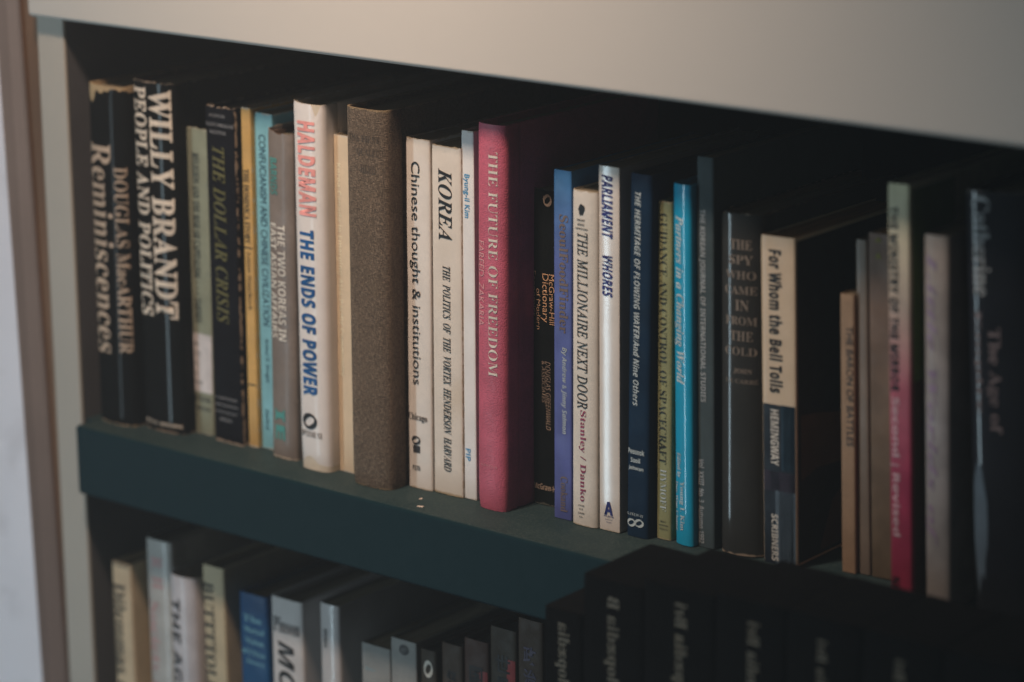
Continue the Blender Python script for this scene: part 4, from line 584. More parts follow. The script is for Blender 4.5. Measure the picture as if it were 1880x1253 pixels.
    120381: (310, '13,0 89,357 193,357 238,352 275,339 298,314 306,278 300,244 285,218 260,198 228,186 228,184 250,175 267,160 277,141 281,117 276,80 263,50 241,28 212,12 178,3 141,0/133,216 170,216 193,218 212,226 224,240 229,262 218,287 187,295 150,295/101,62 145,62 169,66 189,76 201,93 206,116 203,133 195,145 181,153 161,156 121,156'),
    120383: (339, '13,0 89,357 185,357 243,348 287,322 314,280 323,222 317,159 300,105 271,60 232,27 182,7 123,0/101,62 127,62 164,68 194,84 217,109 234,142 243,178 247,218 242,252 228,276 207,290 178,295 150,295'),
    120384: (271, '13,0 89,357 288,357 275,295 150,295 134,217 250,217 237,155 120,155 101,62 226,62 213,0'),
    120385: (266, '13,0 89,357 287,357 274,295 150,295 131,203 246,203 233,141 117,141 88,0'),
    120386: (345, '162,-5 107,4 65,31 39,74 30,134 33,178 43,221 60,260 83,294 113,322 149,344 191,358 239,363 291,357 339,339 311,277 275,293 236,299 205,295 178,285 156,268 138,247 124,223 114,196 106,140 110,105 123,80 145,64 178,59 200,60 220,65 236,138 171,138 184,201 322,201 282,15 230,1 200,-4'),
    120387: (350, '13,0 89,357 163,357 134,217 249,217 278,357 353,357 277,0 203,0 235,154 120,154 88,0'),
    120388: (192, '-15,0 -6,43 40,63 89,294 52,314 61,357 219,357 210,314 164,294 115,63 153,43 144,0'),
    120389: (166, '-33,-105 -59,-103 -79,-99 -79,-37 -60,-40 -39,-42 -17,-38 1,-27 14,-8 23,20 94,357 169,357 95,10 77,-43 51,-79 14,-98'),
    120391: (259, '13,0 89,357 163,357 101,62 226,62 213,0'),
    120392: (440, '13,0 89,357 187,357 203,90 205,90 339,357 443,357 367,0 299,0 334,169 342,205 352,243 361,277 359,277 220,0 151,0 136,277 134,277 130,248 123,208 115,166 80,0'),
    120393: (378, '13,0 89,357 176,357 259,94 261,94 265,121 271,156 277,188 313,357 380,357 305,0 221,0 134,270 132,270 130,256 126,229 121,197 116,168 80,0'),
    120394: (365, '163,-5 105,4 64,32 38,76 30,131 33,173 41,214 56,253 76,289 102,319 135,342 174,357 219,363 276,353 317,326 341,284 350,229 347,186 339,144 325,104 305,68 279,38 247,15 208,0/168,59 196,64 221,79 243,104 259,138 270,179 274,227 270,257 258,280 239,295 213,300 191,296 170,286 152,270 136,250 124,224 114,196 108,164 106,131 110,100 123,77 142,63'),
    120397: (305, '13,0 89,357 176,357 224,351 261,334 284,304 292,259 286,220 270,190 245,167 214,152 277,0 196,0 146,137 117,137 88,0/130,199 149,199 177,202 198,213 212,230 216,255 204,285 168,295 150,295'),
    120398: (265, '97,-5 48,1 10,17 10,84 54,65 98,58 120,60 139,67 151,79 156,97 153,115 144,129 113,155 84,179 61,211 54,231 52,254 55,284 67,310 85,331 109,348 139,359 174,362 226,356 271,338 245,281 208,295 174,299 156,296 141,288 131,276 128,259 131,242 140,229 153,217 172,204 198,183 216,161 227,135 231,106 226,71 213,44 192,22 164,7 132,-2'),
    120399: (266, '65,0 127,294 41,294 55,357 301,357 288,294 202,294 140,0'),
    120402: (447, '56,0 45,357 115,357 117,162 116,120 113,78 115,78 131,119 146,157 236,357 302,357 307,157 307,135 306,106 305,78 307,78 322,122 338,163 419,357 494,357 336,0 252,0 248,163 247,190 247,211 247,249 245,249 218,176 139,0'),
    120406: (297, '99,-5 80,-3 62,5 46,18 33,36 25,62 22,94 24,127 31,160 42,191 57,219 75,243 96,262 121,274 149,278 172,275 191,267 205,254 216,238 218,238 232,273 289,273 231,0 176,0 179,36 177,36 144,6 123,-2/128,55 143,58 156,67 178,98 192,138 195,179 193,194 186,207 175,216 161,219 148,216 136,208 115,180 102,141 97,98 104,65'),
    120409: (297, '99,-5 80,-3 62,5 46,18 33,36 25,62 22,95 24,127 31,160 42,191 57,220 75,243 96,262 121,274 149,278 170,275 187,267 211,238 213,238 213,249 216,270 219,293 238,380 311,380 231,0 175,0 179,36 177,36 144,6 124,-2/130,55 146,58 160,68 180,101 191,141 195,176 193,193 186,207 175,216 161,219 148,216 136,208 115,180 102,141 97,98 105,65'),
    120410: (279, '130,-5 87,2 52,21 30,54 22,101 24,134 32,167 44,197 61,224 82,246 109,263 139,274 175,278 215,273 243,257 260,233 266,204 256,165 227,135 178,115 109,109 97,109 96,103 96,99 99,79 109,64 124,54 145,51 184,56 225,72 225,16 182,0 158,-4/105,158 116,158 152,161 177,171 191,186 196,202 189,219 170,225 143,217 119,193'),
    120413: (302, '9,0 90,380 163,380 149,314 141,282 133,253 128,237 130,237 163,267 183,275 206,278 237,273 259,257 272,232 277,200 275,180 271,156 239,0 165,0 199,160 203,189 196,211 176,219 160,215 146,204 133,188 123,166 107,113 83,0'),
    120414: (148, '116,307 89,314 81,323 79,337 81,356 90,369 104,377 123,380 149,374 157,365 160,351 157,333 149,319 135,310/9,0 67,273 141,273 83,0'),
    120417: (149, '9,0 90,380 163,380 83,0'),
    120418: (453, '9,0 67,273 123,273 118,223 120,223 137,245 157,263 179,274 206,278 231,274 250,263 262,246 270,223 272,223 289,245 309,263 332,274 359,278 389,273 410,257 423,232 427,200 426,180 422,156 389,0 316,0 349,160 353,189 347,211 329,219 313,215 299,205 286,188 275,167 260,114 236,0 163,0 196,160 200,189 194,211 176,219 160,215 146,204 133,188 123,166 107,113 83,0'),
    120419: (302, '9,0 67,273 123,273 118,223 120,223 137,245 157,263 179,274 206,278 237,273 259,257 272,232 277,200 275,180 271,156 239,0 165,0 199,160 203,189 196,211 176,219 160,215 146,204 133,188 123,166 107,113 83,0'),
    120420: (292, '127,-5 98,-2 72,8 51,23 35,44 25,70 22,100 24,135 31,168 42,199 58,225 78,247 103,264 133,275 167,278 210,271 243,250 264,215 271,170 268,136 262,104 251,74 236,48 216,26 191,9 161,-1/133,55 151,59 167,72 180,90 189,114 197,170 195,189 189,204 178,215 162,218 146,215 133,207 112,178 100,139 96,100 105,66'),
    120423: (211, '9,0 67,273 123,273 118,223 121,223 138,246 158,263 180,274 206,278 218,277 229,275 213,205 203,207 189,209 162,203 139,187 121,160 109,122 83,0'),
    120424: (236, '88,-5 42,-1 6,11 6,72 44,55 84,50 115,57 125,66 128,79 120,97 108,106 87,119 64,134 48,149 37,168 34,191 41,228 62,256 95,272 138,278 184,273 227,255 203,203 172,217 140,223 118,217 111,210 109,200 117,183 128,175 146,165 168,151 187,135 199,115 203,90 195,49 171,19 135,1'),
    120425: (205, '100,-5 71,-2 49,9 34,28 29,58 32,86 60,217 23,217 30,253 78,274 110,331 158,331 146,273 215,273 203,217 134,217 106,86 104,73 110,59 126,55 145,57 165,63 165,8 137,-1'),
    120428: (394, '43,0 31,273 99,273 100,152 100,112 98,70 100,70 109,97 119,125 126,142 182,273 262,273 262,142 262,108 260,70 262,70 271,97 282,127 291,152 345,273 420,273 290,0 210,0 208,127 208,152 209,183 211,210 208,210 199,183 188,155 179,132 122,0'),
    120430: (259, '2,-120 -20,-119 -35,-116 -35,-57 -21,-59 -6,-60 15,-57 33,-47 59,-12 65,0 25,273 97,273 111,147 113,110 114,75 116,75 126,104 142,142 206,273 286,273 120,-39 96,-75 68,-100 36,-115'),
    120433: (301, '38,0 25,4 21,18 22,26 27,32 36,34 52,35 60,35 60,255 52,255 38,255 29,258 24,263 23,272 27,285 40,290 154,290 200,284 233,269 253,244 260,211 251,177 227,154 266,127 279,84 276,62 267,42 253,24 234,11 205,3 165,0/99,165 150,165 180,167 201,175 213,189 218,210 203,243 159,255 99,255/99,35 153,35 193,38 218,47 232,62 236,85 231,110 216,125 191,132 155,135 99,135'),
    120436: (301, '35,0 21,4 16,18 18,27 23,32 32,34 46,35 62,35 62,255 46,255 32,255 23,258 18,263 16,272 18,282 24,287 46,290 248,290 260,285 265,270 265,213 261,196 248,190 234,195 230,212 230,255 100,255 100,172 164,172 164,185 167,203 180,209 188,207 192,202 194,193 195,180 195,134 194,120 192,112 188,107 180,106 172,107 167,112 165,121 164,136 164,143 100,143 100,35 230,35 230,74 231,88 233,97 238,102 248,104 256,102 261,98 265,80 265,18 260,5 248,0'),
    120449: (301, '32,0 19,4 15,18 20,31 36,35 58,35 58,257 35,257 20,261 15,273 19,285 32,290 135,290 168,288 193,285 212,280 226,273 245,250 254,229 257,206 253,180 240,158 220,141 192,130 204,121 213,110 262,35 270,35 288,31 294,18 289,4 277,0 250,0 236,5 232,9 227,18 210,41 192,68 176,93 164,109 153,119 128,126 96,126 96,35 113,35 133,31 139,18 137,8 133,3 114,0/96,158 147,158 185,163 207,180 215,207 208,235 185,251 148,257 96,257'),
    120451: (301, '82,0 69,4 65,18 70,31 86,35 131,35 131,255 61,255 59,191 58,177 56,168 50,164 40,163 27,167 23,182 26,273 31,285 45,290 257,290 270,285 275,273 278,181 274,167 261,163 251,164 246,168 243,177 242,191 240,255 170,255 170,35 217,35 231,30 236,18 232,4 219,0'),
    120782: (279, '140,-5 99,1 68,18 44,46 29,83 20,127 17,180 20,231 29,276 44,312 68,340 99,356 141,362 180,356 211,340 234,312 250,276 259,231 263,179 259,127 250,82 234,46 211,18 179,1/140,28 163,38 177,68 183,115 185,179 183,243 177,290 163,320 141,330 117,320 104,290 97,243 95,179 97,115 104,68 117,38'),
    120783: (279, '49,0 49,27 90,27 101,28 109,34 113,43 115,59 115,310 96,289 80,272 65,261 50,258 39,260 30,268 23,279 21,295 55,307 75,317 98,333 133,359 189,359 189,59 194,35 202,29 215,27 255,27 255,0'),
    120784: (279, '18,0 18,52 92,127 119,157 139,183 153,206 162,229 169,277 166,301 158,318 146,328 130,332 108,326 94,310 86,283 84,245 58,248 37,256 24,271 20,295 23,312 32,328 47,342 69,353 96,360 130,362 179,356 215,340 237,313 244,279 238,245 217,209 200,188 178,164 149,136 115,103 65,55 182,55 196,57 208,64 217,75 223,90 227,105 257,105 254,0'),
    120785: (279, '122,-5 87,-3 60,4 40,13 25,26 17,40 14,55 17,72 27,84 41,91 57,94 61,66 73,46 93,34 118,30 149,37 161,45 171,59 177,78 180,104 175,130 160,151 135,164 102,169 71,169 71,200 104,200 132,205 152,220 164,244 168,274 165,298 157,316 144,328 126,332 110,329 99,320 86,291 83,254 56,257 35,265 22,279 18,299 25,323 46,344 81,357 128,362 176,357 213,341 236,315 244,281 239,250 222,224 197,204 168,191 208,177 227,166 243,150 253,129 257,103 254,75 245,52 232,33 215,19 172,1'),
    120786: (280, '90,0 90,27 104,27 133,33 142,43 145,62 145,93 7,93 7,124 149,357 218,357 218,126 270,126 270,93 218,93 218,62 221,43 230,33 259,27 266,27 266,0/42,126 145,126 145,214 146,261 149,310 141,294 129,272 118,252 109,238'),
    120787: (279, '123,-5 89,-3 62,4 43,14 30,26 23,40 20,56 23,71 31,82 44,88 60,90 65,62 83,39 97,32 115,30 146,37 158,47 168,62 174,83 177,110 172,143 159,166 137,179 109,184 77,181 53,175 30,184 46,357 235,357 238,266 209,266 205,283 199,297 192,301 182,302 78,302 70,210 94,215 125,217 177,210 218,190 244,157 253,110 250,80 241,56 228,36 210,20 168,1'),
    120788: (279, '147,-5 112,0 82,13 57,36 38,69 26,112 23,165 25,205 31,242 42,276 58,305 77,329 102,347 131,358 165,362 194,360 217,354 233,345 245,334 254,307 250,292 240,280 222,271 194,268 191,298 181,323 172,330 161,333 134,324 114,298 100,257 93,201 120,213 139,218 162,219 203,212 235,192 255,159 262,116 255,67 233,29 197,3/148,28 165,33 178,48 187,73 190,111 186,146 177,170 163,184 144,189 115,181 93,165 97,102 109,60 127,36'),
    120789: (279, '83,0 216,303 84,303 64,296 55,277 52,252 22,252 25,357 263,357 263,333 125,0'),
    120790: (279, '137,-5 99,-2 68,8 45,23 28,43 18,66 15,91 20,120 35,144 59,163 89,181 62,199 43,220 31,244 27,271 29,294 38,315 52,334 74,349 104,359 143,362 189,356 222,337 242,309 249,275 244,248 231,227 209,210 182,194 220,171 246,149 260,123 265,95 256,53 231,21 190,2/151,211 167,222 178,236 184,253 186,275 181,303 165,325 154,331 140,333 121,329 108,317 100,299 97,277 100,254 111,237 128,223/139,24 162,28 180,41 191,61 195,86 191,108 178,127 155,143 122,161 94,133 85,113 83,89 86,63 98,42 116,28'),
    120791: (279, '114,-5 87,-3 66,3 50,13 40,25 32,52 38,70 56,80 65,59 77,42 94,30 116,27 153,43 176,91 187,172 158,147 139,140 116,138 76,144 45,164 24,197 18,241 21,275 31,304 48,329 71,347 99,358 132,362 166,358 197,345 222,322 241,290 253,248 257,194 255,154 249,117 239,83 224,53 204,29 179,11 149,-1/137,174 153,176 167,183 187,207 183,262 172,300 156,321 135,329 116,323 102,307 93,281 90,244 95,205 111,181'),
    120812: (286, '143,-5 87,7 48,44 26,102 18,179 21,232 30,278 46,314 70,341 102,357 143,363 198,350 237,314 260,256 268,179 264,125 255,80 239,44 216,17 184,1/143,56 166,64 182,87 190,125 193,179 190,232 182,271 166,294 143,302 119,294 104,271 96,232 93,179 96,125 104,87 119,64'),
    120813: (286, '131,0 131,207 132,241 133,278 122,267 107,253 66,220 30,266 145,357 207,357 207,0'),
    120814: (286, '20,0 20,53 110,143 134,168 153,189 167,207 177,224 185,257 182,275 173,289 159,296 141,299 121,297 101,290 60,263 19,311 52,336 92,355 117,360 147,362 179,359 207,349 229,334 246,315 256,292 260,266 257,237 248,212 233,188 214,164 189,138 160,110 114,67 114,64 270,64 270,0'),
    120815: (286, '122,-5 67,0 19,15 19,79 67,61 114,55 148,59 171,69 183,86 187,109 180,134 169,143 153,149 131,153 101,155 74,155 74,213 102,213 131,214 152,219 166,226 175,236 182,261 179,277 170,290 154,298 131,301 107,299 86,292 55,275 20,327 69,352 100,360 136,362 185,356 223,340 247,313 256,277 250,244 233,218 208,199 179,188 179,187 216,178 244,161 260,136 266,104 262,75 251,48 231,26 204,9 167,-1'),
    120816: (286, '161,0 161,74 9,74 9,127 165,357 235,357 235,133 278,133 278,74 235,74 235,0/75,133 161,133 161,193 162,221 163,252 163,264 164,271 162,271 153,251 141,232'),
    120817: (286, '121,-5 68,0 25,15 25,80 69,63 118,57 148,60 169,70 183,88 187,113 179,143 155,161 116,167 87,164 62,159 32,175 45,357 239,357 239,293 111,293 105,223 123,227 150,228 181,225 208,216 231,200 248,179 259,152 263,120 254,68 227,28 182,3'),
    120819: (286, '56,0 190,294 14,294 14,357 270,357 270,310 135,0'),
    120821: (286, '89,-5 65,-4 41,-2 41,59 62,56 84,54 123,58 153,68 173,85 187,108 195,135 199,166 196,166 168,136 146,127 117,124 76,131 44,154 23,189 16,237 24,289 49,328 87,353 138,361 172,357 204,344 230,323 251,293 264,253 268,205 264,144 248,87 234,62 216,39 193,21 165,7 130,-2/138,182 167,190 186,208 193,232 187,264 169,290 156,298 139,301 119,297 103,286 93,266 89,238 92,215 101,197 116,186'),
    120823: (301, '84,0 69,4 64,18 66,26 71,32 81,34 98,35 138,35 138,273 92,262 88,261 85,261 72,265 68,277 72,287 84,294 156,313 167,315 174,311 177,299 177,35 216,35 232,34 242,32 247,26 249,18 244,4 230,0'),
    120824: (301, '66,0 46,5 40,22 43,34 53,47 61,56 75,70 94,88 118,110 142,133 161,153 176,169 185,182 196,203 199,224 195,247 184,266 167,278 146,282 112,274 98,264 89,251 80,240 67,236 55,242 53,262 56,278 63,285 74,294 107,310 147,316 172,313 195,304 214,290 229,272 238,250 242,226 235,191 212,154 194,134 171,111 96,39 208,39 213,55 226,60 239,55 244,40 243,36 243,32 241,16 236,4 227,0'),
    120825: (301, '140,-8 93,-1 74,6 58,16 48,27 45,38 50,50 63,55 76,51 112,35 142,30 168,34 189,46 203,65 207,89 203,112 191,131 171,142 144,147 132,148 126,151 122,164 125,176 134,180 162,185 176,190 188,201 195,214 198,229 194,251 183,268 167,278 147,282 123,278 104,269 90,260 78,256 66,260 62,272 65,282 75,292 108,309 150,316 174,313 195,306 213,293 227,277 235,257 238,236 226,194 189,168 214,157 233,140 245,117 249,89 245,62 235,38 218,19 197,4 170,-5'),
    120827: (301, '139,-8 100,-5 70,3 49,16 43,30 48,42 60,47 72,44 107,32 137,28 167,32 190,47 205,70 210,98 208,117 201,134 190,148 177,159 160,166 142,169 115,164 85,150 73,147 66,148 62,153 60,172 60,293 66,304 83,308 206,308 224,303 230,289 224,275 206,270 96,270 96,191 126,200 152,203 179,199 203,189 223,173 238,152 248,127 251,100 247,71 237,45 220,23 197,6 170,-5'),
    120828: (301, '157,-8 126,-4 100,10 79,31 63,59 54,93 51,132 55,184 70,229 93,266 125,293 162,310 206,316 225,315 237,313 243,308 245,300 239,287 228,284 210,284 166,275 131,252 106,213 93,160 122,186 157,194 182,191 204,181 223,165 237,144 246,120 250,94 247,65 238,41 223,20 205,5 182,-5/155,27 176,31 193,44 204,65 208,92 204,119 192,140 174,154 153,159 131,154 114,141 102,121 98,95 102,67 114,45 132,32'),
    120831: (301, '90,-8 73,-7 62,-5 56,0 54,8 55,17 61,22 72,24 90,25 133,32 168,56 193,95 206,148 176,122 142,114 117,117 95,127 76,143 62,163 53,187 50,214 53,243 62,268 76,288 95,303 117,313 142,316 172,312 198,299 219,277 235,249 245,215 249,176 244,124 229,79 206,42 175,15 136,-2/146,150 167,154 185,168 197,188 201,213 197,239 186,261 167,276 144,281 123,277 106,264 95,243 91,217 95,189 107,168 124,154'),
}

TEXT_MESH = {}
def prepare_texts(pairs):
    """Set every wanted (string, style) from the outlines above and fill it; one evaluation for all."""
    tmp = []
    parsed = {k: (a, [[tuple(map(int, q.split(','))) for q in c.split()] for c in t.split('/')] if t else []) for k, (a, t) in GLYPHS.items()}
    for s, style in sorted(pairs):
        base, off, shear = STY[style]
        cu = bpy.data.curves.new('lettering', 'CURVE')
        cu.dimensions, cu.fill_mode, cu.offset = '2D', 'BOTH', off
        pen = 0
        for ch in (alpha(s, base) if base else s):
            adv, cont = parsed[ord(ch)]
            for c in cont:
                sp = cu.splines.new('POLY')
                sp.points.add(len(c) - 1)
                sp.use_cyclic_u = True
                for pt, (x, y) in zip(sp.points, c):
                    pt.co = ((x + pen) / 500 + shear * y / 500, y / 500, 0, 1)
            pen += adv + (max(off, 0) * 1000 + 4 if off > 0 else 0)
        o = bpy.data.objects.new('lettering', cu)
        COL.objects.link(o)
        tmp.append(((s, style), o, cu))
    dg = bpy.context.evaluated_depsgraph_get()
    for key, o, cu in tmp:
        TEXT_MESH[key] = bpy.data.meshes.new_from_object(o.evaluated_get(dg))
    for key, o, cu in tmp:
        bpy.data.objects.remove(o); bpy.data.curves.remove(cu)

def text_bm(s, style):
    bm = bmesh.new(); bm.from_mesh(TEXT_MESH[(s, style)])
    return bm

def unit(bm):
    xs = [v.co.x for v in bm.verts]; ys = [v.co.y for v in bm.verts]
    x0, x1, y0, y1 = min(xs), max(xs), min(ys), max(ys)
    for v in bm.verts:
        v.co = Vector(((v.co.x - x0) / (x1 - x0), (v.co.y - y0) / (y1 - y0), 0))

def lay(name, bm, f, wd, m, parent, off=0.0003):
    """bm holds points (x across spine, z up in .y): wrap them on the spine profile f."""
    for i in range(1, 12):
        x = wd / 2 * (1 - math.cos(math.pi * i / 12))
        bmesh.ops.bisect_plane(bm, geom=bm.verts[:] + bm.edges[:] + bm.faces[:], plane_co=(x, 0, 0), plane_no=(1, 0, 0))
    for v in bm.verts:
        x, z = v.co.x, v.co.y
        v.co = Vector((x, f(min(max(x, 0), wd)) - off, z))
    bmesh.ops.recalc_face_normals(bm, faces=bm.faces[:])
    me = bpy.data.meshes.new(name)
    bm.to_mesh(me); bm.free()
    return link(name, me, parent, m)

def letter(parent, f, wd, name, s, style, mode, xa, xb, za, zb, col, off=0.0003):
    if mode in 'vhm':
        bm = text_bm(s, style); unit(bm)
        for v in bm.verts:
            u, t = v.co.x, v.co.y
            if mode == 'v': v.co = Vector((xa + t * (xb - xa), za + u * (zb - za), 0))
            elif mode == 'h': v.co = Vector((xa + u * (xb - xa), zb + t * (za - zb), 0))
            else: v.co = Vector((xa + t * (xb - xa), zb + u * (za - zb), 0))
    else:
        bm = bmesh.new()
        cx, cz, rx, rz = (xa + xb) / 2, (za + zb) / 2, (xb - xa) / 2, (za - zb) / 2
        if mode == 'p':
            bm.faces.new([bm.verts.new(q) for q in ((xa, zb, 0), (xb, zb, 0), (xb, za, 0), (xa, za, 0))])
            off = 0.00015 if name != 'rule' else off
        elif mode == 'd':
            vs_ = []
            for k in range(18):
                a = k / 18 * math.tau; r = 1 + 0.35 * noise.noise(Vector((math.cos(a) * 2.2, math.sin(a) * 2.2, xa * 99)))
                vs_.append(bm.verts.new((cx + rx * r * math.cos(a), cz + rz * r * math.sin(a), 0)))
            bm.faces.new(vs_)
        elif mode == 'o':
            o_, i_ = [], []
            for k in range(24):
                a = k / 24 * math.tau; th = 0.58 + 0.14 * math.sin(a * 2 + 0.6)
                o_.append(bm.verts.new((cx + rx * math.cos(a), cz + rz * math.sin(a), 0)))
                i_.append(bm.verts.new((cx + rx * th * math.cos(a + .2), cz + rz * th * math.sin(a + .2), 0)))
            for k in range(24):
                bm.faces.new((o_[k], o_[(k + 1) % 24], i_[(k + 1) % 24], i_[k]))
    return lay(name, bm, f, wd, ink(col), parent, off)

# ------------------------------------------------------------------ book sizes: x, y, width, height, lean
BOOK_DIMS = {
    'remin': (0.0025, 0.0190, 0.0325, 0.2195, 0.0105),
    'willy': (0.0368, 0.0256, 0.0360, 0.2237, 0.0049),
    'religion': (0.0661, 0.0369, 0.0215, 0.1961, 0.0248),
    'dollar': (0.0940, 0.0315, 0.0245, 0.2128, 0.0064),
    'dominica': (0.1208, 0.0345, 0.0078, 0.2137, 0.0089),
    'conf': (0.1290, 0.0374, 0.0150, 0.2112, 0.0079),
    'two': (0.1455, 0.0293, 0.0200, 0.2036, 0.0162),
    'hald': (0.1746, 0.0235, 0.0240, 0.2254, 0.0034),
    'koca': (0.1990, 0.0318, 0.0140, 0.2065, 0.0048),
    'brown': (0.2190, 0.0195, 0.0320, 0.2277, 0.0055),
    'chin': (0.2522, 0.0339, 0.0180, 0.2111, 0.0090),
    'kor': (0.2708, 0.0352, 0.0218, 0.2090, 0.0080),
    'byu': (0.2930, 0.0367, 0.0090, 0.2191, 0.0029),
    'pink': (0.3082, 0.0294, 0.0215, 0.2269, 0.0121),
    'mcg': (0.3304, 0.0548, 0.0250, 0.1875, -0.0050),
    'seoul': (0.3561, 0.0411, 0.0124, 0.2036, 0.0028),
    'mill': (0.3706, 0.0387, 0.0180, 0.1947, 0.0026),
    'parl': (0.3896, 0.0399, 0.0140, 0.2099, -0.0042),
    'herit': (0.4075, 0.0416, 0.0150, 0.2082, 0.0090),
    'guid': (0.4242, 0.0473, 0.0100, 0.1933, -0.0029),
    'partners': (0.4368, 0.0450, 0.0138, 0.2046, -0.0174),
    'journal': (0.4510, 0.0500, 0.0110, 0.2205, -0.0157),
    'spy': (0.4655, 0.0500, 0.0250, 0.1926, -0.0137),
    'forwhom': (0.4935, 0.0520, 0.0215, 0.1825, -0.0297),
    'tan': (0.5370, 0.0630, 0.0085, 0.1546, -0.0337),
    'glossgrey': (0.5462, 0.0660, 0.0070, 0.1844, -0.0400),
    'plum': (0.5540, 0.0660, 0.0165, 0.1891, -0.0400),
    'greenpink': (0.5822, 0.0400, 0.0125, 0.2235, -0.0400),
    'lilac': (0.6010, 0.0430, 0.0150, 0.1992, -0.0400),
    'last': (0.6285, 0.0450, 0.0370, 0.2242, -0.0650),
    'lA': (0.0050, 0.0220, 0.0175, 0.2032, 0.0000),
    'lA2': (0.0235, 0.0360, 0.0100, 0.2089, 0.0000),
    'lB': (0.0345, 0.0250, 0.0230, 0.2251, 0.0000),
    'lC': (0.0590, 0.0200, 0.0240, 0.2076, 0.0000),
    'lD': (0.0850, 0.0250, 0.0190, 0.2177, 0.0000),
    'lE': (0.1140, 0.0280, 0.0240, 0.2051, 0.0000),
    'lF': (0.1395, 0.0300, 0.0270, 0.2074, 0.0000),
    'lG': (0.1805, 0.0300, 0.0165, 0.2121, 0.0000),
    'lH': (0.2150, 0.0300, 0.0230, 0.1937, 0.0000),
    'lI': (0.2390, 0.0300, 0.0200, 0.2027, 0.0000),
}
